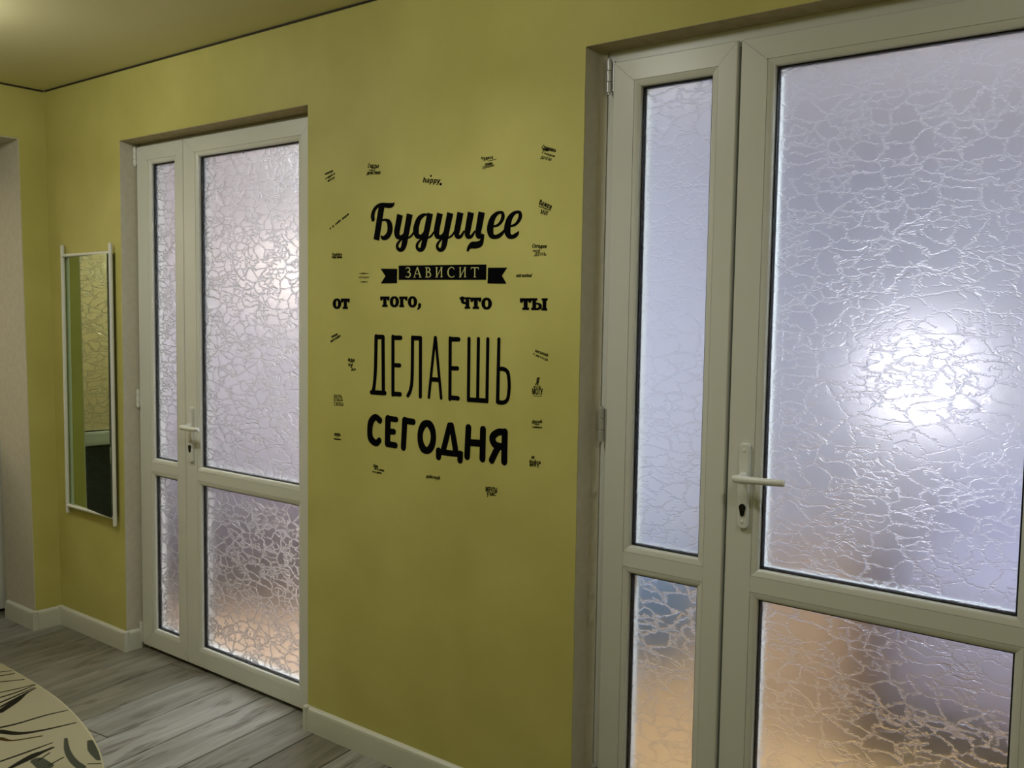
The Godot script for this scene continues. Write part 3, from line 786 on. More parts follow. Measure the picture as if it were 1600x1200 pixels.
func lettering() -> void:
	word("script_word", "black script word Будущее with looped tails, topmost line of the wall quote", -1.870, 1.680, [
		[["b", Vector3(-248.7, 70.7, 24.8), Vector3(-260.0, 20.2, 24.6), Vector3(-271.3, -31.9, 24.5)], ["r", Vector3(-286.5, 32.0, 14.6), Vector3(-288.4, 42.8, 15.7), Vector3(-282.4, 58.8, 13.3), Vector3(-269.0, 70.2, 11.3), Vector3(-251.5, 74.9, 10.6), Vector3(-230.6, 71.7, 14.8), Vector3(-212.2, 70.0, 15.0), Vector3(-200.7, 71.9, 11.5), Vector3(-194.9, 77.6, 2.6)], ["r", Vector3(-246.5, 27.6, 6.5), Vector3(-230.2, 27.4, 8.6), Vector3(-217.5, 19.7, 17.3), Vector3(-212.1, 5.0, 22.0), Vector3(-213.8, -9.5, 21.4), Vector3(-222.4, -21.2, 19.2), Vector3(-236.3, -26.9, 14.7), Vector3(-246.5, -25.2, 10.2), Vector3(-251.2, -19.6, 3.4)]],
		[["b", Vector3(-169.8, 40.1, 24.4), Vector3(-177.9, 8.2, 23.8), Vector3(-182.5, -10.8, 23.7), Vector3(-178.9, -23.0, 19.8), Vector3(-167.6, -27.7, 12.6), Vector3(-153.5, -22.4, 11.4), Vector3(-144.7, -7.6, 8.7)], ["b", Vector3(-129.0, 39.8, 24.9), Vector3(-139.2, -1.5, 23.6), Vector3(-147.3, -34.6, 22.3), Vector3(-152.9, -53.5, 21.0), Vector3(-159.8, -62.9, 16.5), Vector3(-169.9, -65.8, 11.0), Vector3(-179.5, -59.0, 11.2), Vector3(-180.0, -49.4, 10.3), Vector3(-170.2, -38.8, 7.3), Vector3(-156.7, -32.3, 4.8), Vector3(-134.4, -30.8, 5.1), Vector3(-121.2, -24.8, 7.1), Vector3(-112.0, -15.3, 5.4)]],
		[["r", Vector3(-56.5, 33.4, 4.7), Vector3(-70.5, 34.2, 9.7), Vector3(-89.9, 23.8, 17.8), Vector3(-101.2, 1.5, 22.3), Vector3(-102.4, -14.2, 22.7), Vector3(-97.0, -25.4, 17.6), Vector3(-84.9, -29.5, 12.3), Vector3(-73.0, -23.2, 10.1), Vector3(-64.6, -9.5, 4.2)], ["b", Vector3(-45.9, 37.4, 22.7), Vector3(-58.1, -9.8, 22.8), Vector3(-66.0, -37.6, 21.5), Vector3(-71.8, -56.2, 20.3), Vector3(-78.0, -65.4, 16.1), Vector3(-87.7, -68.3, 10.8), Vector3(-97.0, -61.7, 10.8), Vector3(-97.5, -52.2, 9.9), Vector3(-88.0, -41.8, 7.1), Vector3(-75.1, -35.1, 4.7), Vector3(-53.5, -33.5, 5.0), Vector3(-39.7, -27.7, 6.9), Vector3(-30.2, -17.2, 5.2)]],
		[["b", Vector3(-6.7, 35.3, 22.7), Vector3(-16.1, 0.7, 22.4), Vector3(-19.7, -17.6, 22.0), Vector3(-16.3, -28.9, 18.5), Vector3(-6.4, -33.3, 12.2), Vector3(6.8, -28.0, 10.7), Vector3(14.9, -14.5, 8.2)], ["b", Vector3(33.4, 34.3, 24.0), Vector3(23.1, -4.1, 22.4), Vector3(15.2, -39.1, 21.2), Vector3(9.9, -58.9, 19.6), Vector3(3.1, -67.9, 15.5), Vector3(-6.3, -70.7, 10.6), Vector3(-15.2, -64.3, 10.4), Vector3(-15.8, -54.9, 9.6), Vector3(-6.6, -44.7, 6.9), Vector3(5.9, -38.1, 4.6), Vector3(26.7, -36.6, 4.9), Vector3(41.0, -30.4, 6.7), Vector3(51.1, -19.1, 5.1)]],
		[["b", Vector3(72.3, 33.3, 23.6), Vector3(62.7, -7.4, 22.5), Vector3(59.3, -22.5, 21.7), Vector3(61.9, -32.5, 17.5), Vector3(70.7, -35.9, 10.3), Vector3(78.8, -30.9, 9.2), Vector3(87.3, -19.1, 5.1)], ["b", Vector3(112.0, 31.6, 23.2), Vector3(102.7, -9.3, 22.1), Vector3(99.4, -24.2, 21.3), Vector3(101.9, -34.1, 17.1), Vector3(111.0, -37.4, 10.2), Vector3(118.9, -32.5, 9.0), Vector3(127.6, -20.9, 5.0)], ["b", Vector3(151.8, 30.1, 23.6), Vector3(142.8, -11.1, 22.1), Vector3(139.5, -25.8, 20.9), Vector3(141.0, -35.6, 16.7), Vector3(148.5, -37.4, 11.0), Vector3(156.3, -32.5, 10.5)], ["b", Vector3(156.8, -31.5, 11.0), Vector3(155.1, -45.1, 11.7), Vector3(148.9, -56.8, 17.9), Vector3(134.2, -60.8, 19.5), Vector3(117.4, -60.9, 18.8), Vector3(106.1, -67.4, 11.6), Vector3(100.6, -77.6, 7.5)]],
		[["r", Vector3(194.6, -11.9, 5.6), Vector3(210.8, -8.6, 7.6), Vector3(222.0, -0.0, 10.2), Vector3(228.2, 11.4, 12.1), Vector3(226.8, 22.4, 10.5), Vector3(217.7, 25.8, 8.0), Vector3(204.5, 22.1, 11.7), Vector3(191.7, 10.3, 18.4), Vector3(184.9, -6.3, 22.0), Vector3(183.6, -22.5, 22.7), Vector3(188.3, -35.6, 17.5), Vector3(199.9, -40.9, 11.7), Vector3(215.1, -38.5, 12.0), Vector3(228.2, -30.3, 9.5), Vector3(235.6, -21.1, 3.6)]],
		[["r", Vector3(255.1, -14.0, 5.5), Vector3(270.8, -10.6, 7.5), Vector3(281.7, -2.2, 9.9), Vector3(288.4, 9.0, 12.2), Vector3(287.5, 20.1, 10.6), Vector3(278.2, 23.5, 7.9), Vector3(265.0, 19.6, 11.5), Vector3(252.6, 7.9, 17.9), Vector3(245.8, -9.2, 21.4), Vector3(244.6, -25.1, 22.0), Vector3(249.4, -38.0, 17.1), Vector3(260.3, -43.2, 11.6), Vector3(272.9, -39.8, 12.3), Vector3(280.9, -33.9, 8.1), Vector3(284.1, -28.7, 1.8)]],
	])
	word("slab_word", "small black slab-serif word от, first on the left under the ribbon banner", -2.298, 1.451, [
		[["o", Vector3(-10.8, -0.0, 15.1), Vector3(-12.5, -6.6, 13.4), Vector3(-17.1, -11.5, 9.6), Vector3(-23.5, -13.4, 6.9), Vector3(-29.9, -11.6, 9.7), Vector3(-34.6, -6.8, 13.6), Vector3(-36.3, -0.1, 15.2), Vector3(-34.6, 6.6, 13.5), Vector3(-30.0, 11.4, 9.7), Vector3(-23.6, 13.2, 6.9), Vector3(-17.2, 11.5, 9.6), Vector3(-12.6, 6.6, 13.4)]],
		[["b", Vector3(-4.4, 12.0, 8.8), Vector3(36.3, 12.1, 8.8)], ["b", Vector3(0.5, 16.3, 9.8), Vector3(1.0, 3.9, 8.2)], ["b", Vector3(31.5, 16.3, 9.7), Vector3(31.1, 4.0, 8.1)], ["b", Vector3(16.1, 13.0, 13.8), Vector3(16.2, -16.3, 13.8)], ["b", Vector3(4.3, -13.1, 6.5), Vector3(28.0, -13.0, 6.5)]],
	])
	word("slab_word", "black slab-serif word того followed by a comma, below the left banner tail", -2.039, 1.455, [
		[["b", Vector3(-83.7, 14.8, 8.7), Vector3(-43.4, 14.9, 8.6)], ["b", Vector3(-78.9, 19.0, 9.7), Vector3(-78.4, 6.8, 8.1)], ["b", Vector3(-48.3, 19.0, 9.6), Vector3(-48.6, 6.9, 8.0)], ["b", Vector3(-63.5, 15.8, 13.7), Vector3(-63.3, -13.0, 13.7)], ["b", Vector3(-75.0, -9.9, 6.4), Vector3(-51.6, -9.8, 6.4)]],
		[["o", Vector3(-9.6, 3.0, 14.1), Vector3(-11.2, -3.6, 12.7), Vector3(-15.8, -8.5, 9.3), Vector3(-22.1, -10.4, 7.0), Vector3(-28.4, -8.6, 9.3), Vector3(-33.2, -3.7, 12.8), Vector3(-34.9, 3.0, 14.3), Vector3(-33.3, 9.7, 12.8), Vector3(-28.7, 14.6, 9.3), Vector3(-22.3, 16.4, 7.0), Vector3(-16.0, 14.6, 9.2), Vector3(-11.3, 9.7, 12.6)]],
		[["b", Vector3(-1.4, 14.8, 8.3), Vector3(33.3, 14.9, 8.2)], ["b", Vector3(28.7, 19.0, 9.1), Vector3(29.1, 6.4, 7.9)], ["b", Vector3(9.0, 19.0, 13.4), Vector3(9.3, -13.2, 13.4)], ["b", Vector3(-1.1, -10.0, 6.5), Vector3(19.0, -9.9, 6.5)]],
		[["o", Vector3(66.4, 3.1, 13.7), Vector3(64.8, -3.6, 12.3), Vector3(60.4, -8.5, 9.1), Vector3(54.3, -10.3, 6.9), Vector3(48.1, -8.6, 9.1), Vector3(43.6, -3.7, 12.4), Vector3(41.8, 3.0, 13.8), Vector3(43.4, 9.7, 12.4), Vector3(47.9, 14.6, 9.1), Vector3(54.0, 16.4, 6.9), Vector3(60.2, 14.6, 9.0), Vector3(64.7, 9.7, 12.2)]],
		[["r", Vector3(83.7, -6.7, 12.4), Vector3(83.2, -11.9, 9.6), Vector3(76.2, -19.0, 4.3)]],
	])
	word("slab_word", "black slab-serif word что under the right half of the ribbon banner", -1.740, 1.455, [
		[["b", Vector3(-56.8, 13.8, 6.6), Vector3(-37.1, 13.8, 6.6)], ["r", Vector3(-46.4, 14.2, 10.9), Vector3(-45.7, 4.5, 10.8), Vector3(-36.4, 0.2, 6.0), Vector3(-26.1, 0.3, 5.4)], ["b", Vector3(-36.6, 14.2, 5.4), Vector3(-16.1, 14.2, 5.4)], ["b", Vector3(-27.4, 16.2, 13.3), Vector3(-26.9, -15.3, 13.4)], ["b", Vector3(-37.2, -13.0, 5.8), Vector3(-16.6, -12.9, 5.8)]],
		[["b", Vector3(-16.0, 11.6, 8.7), Vector3(24.5, 11.7, 8.6)], ["b", Vector3(-11.2, 15.8, 9.8), Vector3(-10.6, 3.6, 8.1)], ["b", Vector3(19.6, 15.8, 9.6), Vector3(19.4, 3.7, 8.0)], ["b", Vector3(4.3, 12.6, 13.8), Vector3(4.8, -16.2, 13.8)], ["b", Vector3(-7.0, -13.1, 6.4), Vector3(16.4, -12.9, 6.4)]],
		[["o", Vector3(56.8, -0.9, 13.3), Vector3(55.2, -7.6, 11.9), Vector3(50.8, -12.5, 8.8), Vector3(44.6, -14.3, 6.9), Vector3(38.4, -12.6, 8.7), Vector3(33.7, -7.7, 11.9), Vector3(31.9, -1.0, 13.5), Vector3(33.5, 5.7, 12.0), Vector3(38.0, 10.6, 8.8), Vector3(44.2, 12.4, 6.9), Vector3(50.4, 10.6, 8.6), Vector3(55.0, 5.7, 11.8)]],
	])
	word("slab_word", "black slab-serif word ты, last on the right of its line", -1.531, 1.453, [
		[["b", Vector3(-46.6, 11.9, 8.5), Vector3(-7.5, 11.9, 8.4)], ["b", Vector3(-42.0, 16.0, 9.4), Vector3(-41.3, 4.0, 7.9)], ["b", Vector3(-12.3, 16.0, 9.3), Vector3(-12.4, 4.1, 7.8)], ["b", Vector3(-27.0, 12.8, 13.3), Vector3(-26.4, -15.4, 13.3)], ["b", Vector3(-37.8, -12.4, 6.3), Vector3(-15.2, -12.2, 6.3)]],
		[["b", Vector3(-8.0, 13.1, 6.3), Vector3(12.6, 13.1, 6.2)], ["b", Vector3(2.0, 16.0, 11.9), Vector3(2.7, -15.9, 11.9)], ["b", Vector3(-7.5, -12.7, 6.3), Vector3(9.1, -12.6, 6.2)], ["r", Vector3(2.4, 1.3, 5.1), Vector3(15.6, 1.4, 5.3), Vector3(23.1, -5.2, 10.5), Vector3(15.9, -12.5, 6.2), Vector3(4.5, -12.6, 5.9)]],
		[["b", Vector3(36.6, 15.5, 11.7), Vector3(36.4, -16.0, 11.7)], ["b", Vector3(27.2, 13.1, 5.8), Vector3(46.6, 13.1, 5.8)], ["b", Vector3(26.4, -13.5, 5.8), Vector3(45.9, -13.7, 5.8)]],
	])
	word("tall_word", "tall narrow black word ДЕЛАЕШЬ in thin rounded capitals", -1.885, 1.264, [
		[["r", Vector3(-255.2, 86.1, 14.2), Vector3(-257.4, -15.6, 13.5), Vector3(-263.0, -68.6, 13.5), Vector3(-268.2, -87.4, 13.4)], ["r", Vector3(-224.7, 84.8, 14.0), Vector3(-221.8, -86.1, 14.1)], ["r", Vector3(-254.4, 84.6, 14.1), Vector3(-226.1, 85.3, 14.0)], ["r", Vector3(-274.2, -89.3, 14.4), Vector3(-215.1, -88.3, 14.2)]],
		[["r", Vector3(-181.5, 87.0, 13.1), Vector3(-179.9, -90.7, 13.1)], ["r", Vector3(-177.1, 84.5, 13.9), Vector3(-148.3, 84.8, 13.8)], ["r", Vector3(-174.9, 0.1, 12.9), Vector3(-151.8, 0.6, 12.9)], ["r", Vector3(-177.0, -88.0, 14.1), Vector3(-148.8, -87.7, 14.0)]],
		[["r", Vector3(-98.1, 87.1, 12.6), Vector3(-98.9, -33.6, 12.6), Vector3(-105.5, -72.2, 12.5), Vector3(-115.9, -89.7, 12.0)], ["r", Vector3(-65.4, 86.5, 12.4), Vector3(-64.0, -89.4, 12.5)], ["r", Vector3(-94.6, 85.7, 13.6), Vector3(-68.2, 85.9, 13.6)]],
		[["r", Vector3(-6.2, 89.0, 10.0), Vector3(-17.9, 0.6, 10.1), Vector3(-29.0, -89.1, 10.2)], ["r", Vector3(-4.2, 89.1, 10.1), Vector3(8.5, -3.1, 10.1), Vector3(20.3, -88.4, 10.0)], ["b", Vector3(-18.1, -34.9, 13.6), Vector3(11.6, -34.8, 13.5)]],
		[["r", Vector3(53.5, 88.7, 11.8), Vector3(54.8, -88.6, 11.9)], ["r", Vector3(57.5, 86.3, 13.2), Vector3(86.1, 86.6, 13.1)], ["r", Vector3(60.1, 1.7, 12.3), Vector3(82.8, 2.3, 12.2)], ["r", Vector3(59.3, -84.3, 13.4), Vector3(86.1, -84.5, 13.3)]],
		[["r", Vector3(125.7, 89.1, 11.4), Vector3(126.0, -87.2, 11.5)], ["r", Vector3(160.9, 90.1, 11.2), Vector3(160.7, -84.9, 11.3)], ["r", Vector3(195.5, 90.1, 11.0), Vector3(195.0, -85.9, 11.1)], ["r", Vector3(129.8, -85.5, 13.2), Vector3(190.0, -84.4, 13.0)]],
		[["r", Vector3(235.6, 90.7, 10.8), Vector3(234.1, -84.7, 12.1)], ["r", Vector3(239.6, 8.6, 11.9), Vector3(255.2, 8.0, 12.0), Vector3(268.5, -0.3, 11.6), Vector3(273.7, -23.4, 10.7), Vector3(274.2, -49.1, 10.7), Vector3(269.4, -74.3, 10.9), Vector3(257.0, -84.5, 11.5), Vector3(237.8, -85.9, 12.3)]],
	])
	word("bold_word", "heavy rounded black word СЕГОДНЯ, bottom line of the wall quote", -1.895, 1.049, [
		[["r", Vector3(-226.8, 40.1, 21.2), Vector3(-246.5, 48.6, 20.1), Vector3(-266.3, 31.9, 24.1), Vector3(-271.5, 0.7, 22.8), Vector3(-265.9, -22.0, 24.6), Vector3(-243.2, -33.2, 20.4), Vector3(-229.0, -23.6, 19.3)]],
		[["r", Vector3(-190.7, 48.0, 23.7), Vector3(-192.2, -29.8, 22.9)], ["r", Vector3(-188.5, 49.4, 17.2), Vector3(-155.0, 48.4, 17.1)], ["r", Vector3(-187.2, 8.7, 18.2), Vector3(-165.0, 9.8, 18.1)], ["r", Vector3(-190.0, -31.2, 18.7), Vector3(-157.7, -31.8, 18.6)]],
		[["r", Vector3(-118.2, 48.9, 22.1), Vector3(-123.3, -34.6, 21.3)], ["r", Vector3(-116.4, 48.4, 19.6), Vector3(-82.7, 46.9, 19.4)]],
		[["o", Vector3(0.8, 8.8, 21.1), Vector3(-2.5, -11.9, 22.0), Vector3(-12.2, -27.8, 22.6), Vector3(-25.6, -34.6, 20.5), Vector3(-39.4, -30.5, 24.7), Vector3(-49.6, -16.4, 23.2), Vector3(-53.5, 3.9, 21.6), Vector3(-50.1, 24.8, 22.4), Vector3(-40.2, 40.7, 22.9), Vector3(-26.7, 47.3, 20.4), Vector3(-13.1, 42.9, 24.2), Vector3(-3.0, 28.9, 22.7)]],
		[["r", Vector3(64.0, 48.3, 18.4), Vector3(52.0, 7.0, 20.0), Vector3(39.8, -29.8, 19.3)], ["r", Vector3(71.8, 48.9, 18.9), Vector3(81.8, 9.8, 20.4), Vector3(91.0, -30.5, 20.4)], ["b", Vector3(12.7, -33.2, 17.7), Vector3(117.7, -32.5, 17.3)], ["r", Vector3(22.3, -31.0, 20.9), Vector3(22.1, -48.9, 20.1)], ["r", Vector3(107.3, -31.8, 20.9), Vector3(106.8, -49.4, 20.1)]],
		[["r", Vector3(137.4, 48.1, 21.3), Vector3(133.8, -35.5, 21.4)], ["r", Vector3(192.2, 47.3, 21.5), Vector3(191.4, -36.0, 21.6)], ["b", Vector3(136.6, 5.6, 20.0), Vector3(192.1, 7.5, 19.7)]],
		[["r", Vector3(271.5, 47.2, 20.7), Vector3(270.9, -35.8, 21.5)], ["r", Vector3(270.1, 46.8, 18.6), Vector3(249.6, 45.6, 19.3), Vector3(230.6, 33.6, 21.6), Vector3(227.9, 20.6, 22.0), Vector3(238.4, 7.9, 20.7), Vector3(264.8, 4.8, 19.5)], ["r", Vector3(248.6, 2.7, 20.2), Vector3(237.3, -15.5, 20.4), Vector3(225.7, -36.7, 20.6)]],
	])
	banner(-1.871, 1.544, PackedVector2Array([Vector2(-172.5, 23.4), Vector2(172.4, 19.4), Vector2(172.2, -23.3), Vector2(-172.1, -19.5)]), PackedVector2Array([Vector2(-250.5, 15.4), Vector2(-178.8, 13.6), Vector2(-179.9, -29.6), Vector2(-249.4, -29.7), Vector2(-229.3, -7.5)]), PackedVector2Array([Vector2(178.6, 10.4), Vector2(246.9, 9.3), Vector2(228.6, -12.3), Vector2(245.4, -34.8), Vector2(177.6, -33.7)]), [
		[["r", Vector3(-142.2, 13.7, 2.3), Vector3(-134.5, 16.8, 2.3), Vector3(-126.1, 13.4, 3.9), Vector3(-126.7, 6.9, 4.0), Vector3(-133.7, 3.2, 2.4)], ["r", Vector3(-135.1, 3.3, 1.8), Vector3(-125.2, 0.3, 3.4), Vector3(-123.1, -6.2, 4.5), Vector3(-130.7, -12.4, 2.9), Vector3(-142.0, -10.0, 2.3)]],
		[["b", Vector3(-94.8, 16.8, 2.7), Vector3(-106.6, -12.0, 2.4)], ["b", Vector3(-94.1, 16.8, 4.0), Vector3(-81.4, -12.3, 4.3)], ["b", Vector3(-101.9, -2.8, 1.7), Vector3(-86.3, -3.0, 1.7)], ["b", Vector3(-110.4, -12.7, 1.5), Vector3(-100.7, -12.8, 1.5)], ["b", Vector3(-86.9, -13.0, 1.5), Vector3(-76.6, -13.1, 1.5)]],
		[["b", Vector3(-56.5, 15.3, 4.1), Vector3(-56.1, -13.3, 4.1)], ["b", Vector3(-61.9, 15.2, 1.5), Vector3(-55.1, 15.1, 1.5)], ["b", Vector3(-61.6, -13.3, 1.5), Vector3(-54.8, -13.4, 1.5)], ["r", Vector3(-56.5, 14.8, 1.7), Vector3(-47.0, 13.9, 2.7), Vector3(-42.8, 8.4, 4.1), Vector3(-48.2, 2.8, 2.3), Vector3(-55.6, 2.2, 1.8)], ["r", Vector3(-55.6, 2.2, 1.8), Vector3(-44.8, 0.3, 2.8), Vector3(-40.0, -5.9, 4.4), Vector3(-44.6, -12.3, 2.5), Vector3(-56.1, -13.3, 1.8)]],
		[["b", Vector3(-16.1, 14.3, 4.0), Vector3(-15.7, -13.4, 4.0)], ["b", Vector3(3.2, 14.4, 4.0), Vector3(3.6, -13.1, 4.0)], ["b", Vector3(-14.4, -11.2, 2.2), Vector3(1.9, 12.0, 2.2)], ["b", Vector3(-20.8, 14.7, 1.5), Vector3(-11.4, 14.5, 1.5)], ["b", Vector3(-1.5, 14.8, 1.5), Vector3(7.8, 14.6, 1.5)], ["b", Vector3(-20.4, -13.6, 1.5), Vector3(-11.0, -13.7, 1.5)], ["b", Vector3(-1.1, -13.3, 1.5), Vector3(8.2, -13.4, 1.5)]],
		[["r", Vector3(52.3, 8.7, 2.7), Vector3(48.4, 12.9, 2.1), Vector3(40.6, 14.0, 2.3), Vector3(31.5, 9.1, 3.7), Vector3(28.7, -0.1, 4.6), Vector3(31.8, -9.4, 3.9), Vector3(41.6, -14.6, 2.2), Vector3(49.4, -13.5, 2.1), Vector3(53.3, -10.6, 1.7)]],
		[["b", Vector3(75.4, 12.6, 3.8), Vector3(75.9, -14.6, 3.8)], ["b", Vector3(93.9, 12.7, 3.8), Vector3(94.4, -14.3, 3.8)], ["b", Vector3(77.1, -12.4, 2.2), Vector3(92.7, 10.3, 2.1)], ["b", Vector3(71.0, 12.9, 1.4), Vector3(79.9, 12.7, 1.4)], ["b", Vector3(89.5, 13.0, 1.4), Vector3(98.4, 12.9, 1.4)], ["b", Vector3(71.4, -14.7, 1.4), Vector3(80.3, -14.8, 1.4)], ["b", Vector3(89.9, -14.5, 1.4), Vector3(98.8, -14.6, 1.4)]],
		[["b", Vector3(116.7, 11.6, 2.1), Vector3(144.2, 11.0, 2.1)], ["b", Vector3(117.3, 12.3, 2.2), Vector3(116.5, 6.6, 1.6)], ["b", Vector3(143.5, 11.8, 2.2), Vector3(144.6, 6.1, 1.5)], ["b", Vector3(130.5, 11.5, 3.7), Vector3(130.9, -15.3, 3.7)], ["b", Vector3(125.9, -15.4, 1.4), Vector3(135.9, -15.6, 1.4)]],
	])
	decal("tiny black phrase decal tilted up steeply, leftmost of the top row near the left door", -2.355, 1.859, [
		["поверь", "b", -5.0, 11.5, 40.4, 7.3, 0.225],
		["в чудеса и", "b", -0.1, -0.5, 46.4, 6.5, 0.303],
		["мечту", "b", 4.9, -11.1, 33.9, 7.3, 0.285],
	])
	decal("tiny black four-line decal, second from left in the top row, reading Счастье", -2.157, 1.865, [
		["Счастье", "i", 1.3, 10.5, 49.0, 11.7, -0.108],
		["твои", "l", 0.3, 3.2, 19.9, 3.9, -0.083],
		["ежедневные", "l", -4.0, -2.7, 28.5, 3.9, -0.081],
		["действия", "i", 2.1, -11.0, 58.7, 13.7, -0.060],
	])
	decal("tiny black cursive decal reading happy, above the middle of the script word", -1.900, 1.812, [
		["happy", "i", -11.1, -1.2, 68.0, 17.7, -0.099],
		["•", "b", -13.9, 13.8, 6.9, 4.8, -0.078],
		["•", "b", 24.7, -12.6, 8.8, 5.9, -0.073],
	])
	decal("tiny black decal tilted upwards reading Чудеса своими руками, with an underline", -1.694, 1.846, [
		["Чудеса", "b", -7.3, 11.5, 41.9, 10.6, 0.003],
		["_", "-", 11.3, 5.2, 29.2, 1.4, 0.098],
		["своими", "b", -1.7, -4.4, 27.3, 5.3, 0.057],
		["руками", "l", -2.6, -12.4, 39.3, 8.9, 0.073],
	])
	decal("tiny decal tilted downwards ending in thin capitals ДНЁМ, at the top right corner", -1.494, 1.853, [
		["Становись", "i", 5.6, 11.3, 47.8, 9.3, -0.302],
		["лучше", "b", -5.6, 7.2, 20.9, 7.1, -0.198],
		["с каждым", "l", 3.7, -4.8, 43.4, 6.1, -0.324],
		["ДНЁМ", "l", -4.0, -13.6, 35.8, 11.0, -0.296],
	])
	decal("tiny decal tilted downwards reading Важен каждый МИГ, right of the script word", -1.498, 1.708, [
		["Важен", "b", 1.5, 10.6, 43.0, 11.9, -0.362],
		["каждый", "l", -1.1, 0.7, 41.3, 6.8, -0.326],
		["МИГ", "l", -0.7, -11.2, 26.2, 11.9, -0.262],
	])
	decal("tiny decal reading Сегодня твой ДЕНЬ, above the right banner tail", -1.517, 1.597, [
		["Сегодня", "i", 2.3, 10.6, 47.1, 11.2, -0.058],
		["твой", "l", -8.3, 0.0, 24.5, 6.9, -0.030],
		["ДЕНЬ", "l", 5.8, -10.6, 39.3, 11.2, -0.028],
	])
	decal("tiny one-line cursive decal directly right of the right banner tail", -1.565, 1.531, [
		["mid method", "i", -0.2, 0.0, 52.0, 7.9, -0.014],
	])
	decal("thin cursive line climbing diagonally, reading я в себя верю, left of the script word", -2.312, 1.713, [
		["я  в  себя  верю", "i", -0.4, -0.2, 100.3, 9.2, 0.452],
	])
	decal("tiny two-line black decal above and left of the left banner tail", -2.322, 1.604, [
		["Улыбайся", "b", -0.2, 5.3, 47.0, 8.2, -0.028],
		["чаще вновь", "b", -0.0, -5.3, 48.6, 7.8, -0.026],
	])
	decal("tiny pale decal of one word between two thin rules, left of the left banner tail", -2.197, 1.533, [
		["_", "-", 0.4, 13.2, 41.0, 1.4, -0.015],
		["_", "-", -1.6, 13.2, 16.0, 3.0, -0.015],
		["сегодня", "l", -0.4, 0.2, 45.6, 5.2, -0.013],
		["_", "-", 1.3, -13.4, 36.0, 1.4, -0.010],
		["_", "-", 0.0, -13.3, 16.0, 3.0, -0.010],
	])
	decal("tiny two-line decal tilted steeply upwards, below the word от", -2.331, 1.343, [
		["живи", "b", -2.6, 4.8, 31.0, 5.8, 0.337],
		["мечтами", "b", 2.4, -4.9, 50.7, 5.8, 0.426],
	])
	decal("small scribbled black decal of three short lines, left of the tall narrow word", -2.251, 1.255, [
		["жди", "b", -3.0, 14.9, 30.9, 11.3, -0.064],
		["чу", "b", -5.3, -1.6, 21.3, 12.3, 0.045],
		["да", "b", 8.2, -13.3, 20.0, 7.2, 0.047],
	])
	decal("thin grey-looking capitals reading ВЕРЬ в свои СИЛЫ, left of the tall narrow word", -2.314, 1.139, [
		["ВЕРЬ", "l", -1.0, 11.6, 40.1, 12.5, 0.044],
		["в свои", "l", -0.2, 0.4, 41.6, 6.3, 0.047],
		["СИЛЫ", "l", 1.0, -12.1, 44.0, 12.6, 0.018],
	])
	decal("tiny decal of one short word over a thick rule, left of the heavy bottom word", -2.318, 1.018, [
		["верь", "i", 0.0, 6.6, 29.4, 11.6, 0.033],
		["_", "-", -0.1, -6.6, 32.8, 3.8, 0.029],
	])
	decal("tiny decal tilted downwards reading ЗАСЫПАЙ С МЕЧТОЙ, right of the tall narrow word", -1.503, 1.317, [
		["ЗАСЫПАЙ", "b", 1.9, 5.7, 44.9, 7.3, -0.281],
		["С МЕЧТОЙ", "l", -2.1, -5.6, 51.1, 7.3, -0.313],
	])
	decal("small decal with a large Я above the capitals МОГУ, right of the tall narrow word", -1.513, 1.224, [
		["Я", "i", -0.7, 20.5, 9.9, 18.3, -0.015],
		["всё", "l", -0.9, 6.0, 23.8, 5.6, 0.015],
		["МОГУ", "b", 0.5, -7.0, 35.0, 14.9, 0.032],
		["_", "-", 1.0, -19.5, 29.8, 1.0, 0.041],
	])
	decal("tiny decal reading Делай over a thin line, right of the heavy bottom word", -1.512, 1.127, [
		["Делай", "b", -0.2, 7.0, 33.4, 9.8, 0.071],
		["это", "b", -0.4, 0.1, 13.4, 3.5, 0.057],
		["с любовью", "b", 0.5, -7.1, 32.5, 4.2, 0.048],
	])
	decal("tiny decal of three uneven lines beginning НЕ, lowest on the right edge", -1.520, 1.024, [
		["НЕ", "i", -4.1, 11.3, 9.6, 7.1, 0.087],
		["бойся", "b", 3.1, -0.1, 37.5, 8.8, 0.047],
		["мечт у", "b", 0.8, -11.3, 30.8, 9.6, 0.059],
	])
	decal("tiny cursive decal of three staggered lines, under the left end of the bottom word", -2.131, 0.933, [
		["Сила", "i", -8.2, 10.6, 20.8, 8.9, -0.065],
		["не в слове,", "i", 8.7, -0.3, 44.1, 5.7, -0.056],
		["но в деле..", "i", -0.8, -10.3, 42.8, 5.7, -0.012],
	])
	decal("tiny one-word decal reading действуй, under the middle of the bottom word", -1.894, 0.936, [
		["действуй", "b", -0.2, -0.0, 56.3, 11.6, 0.012],
	])
	decal("small hand-lettered decal of two lines, lowest of all the wall decals", -1.669, 0.920, [
		["МЕЧТЫ", "b", -0.2, 7.3, 41.6, 12.9, 0.043],
		["у нас.", "b", 0.1, -7.3, 33.2, 11.0, 0.086],
	])

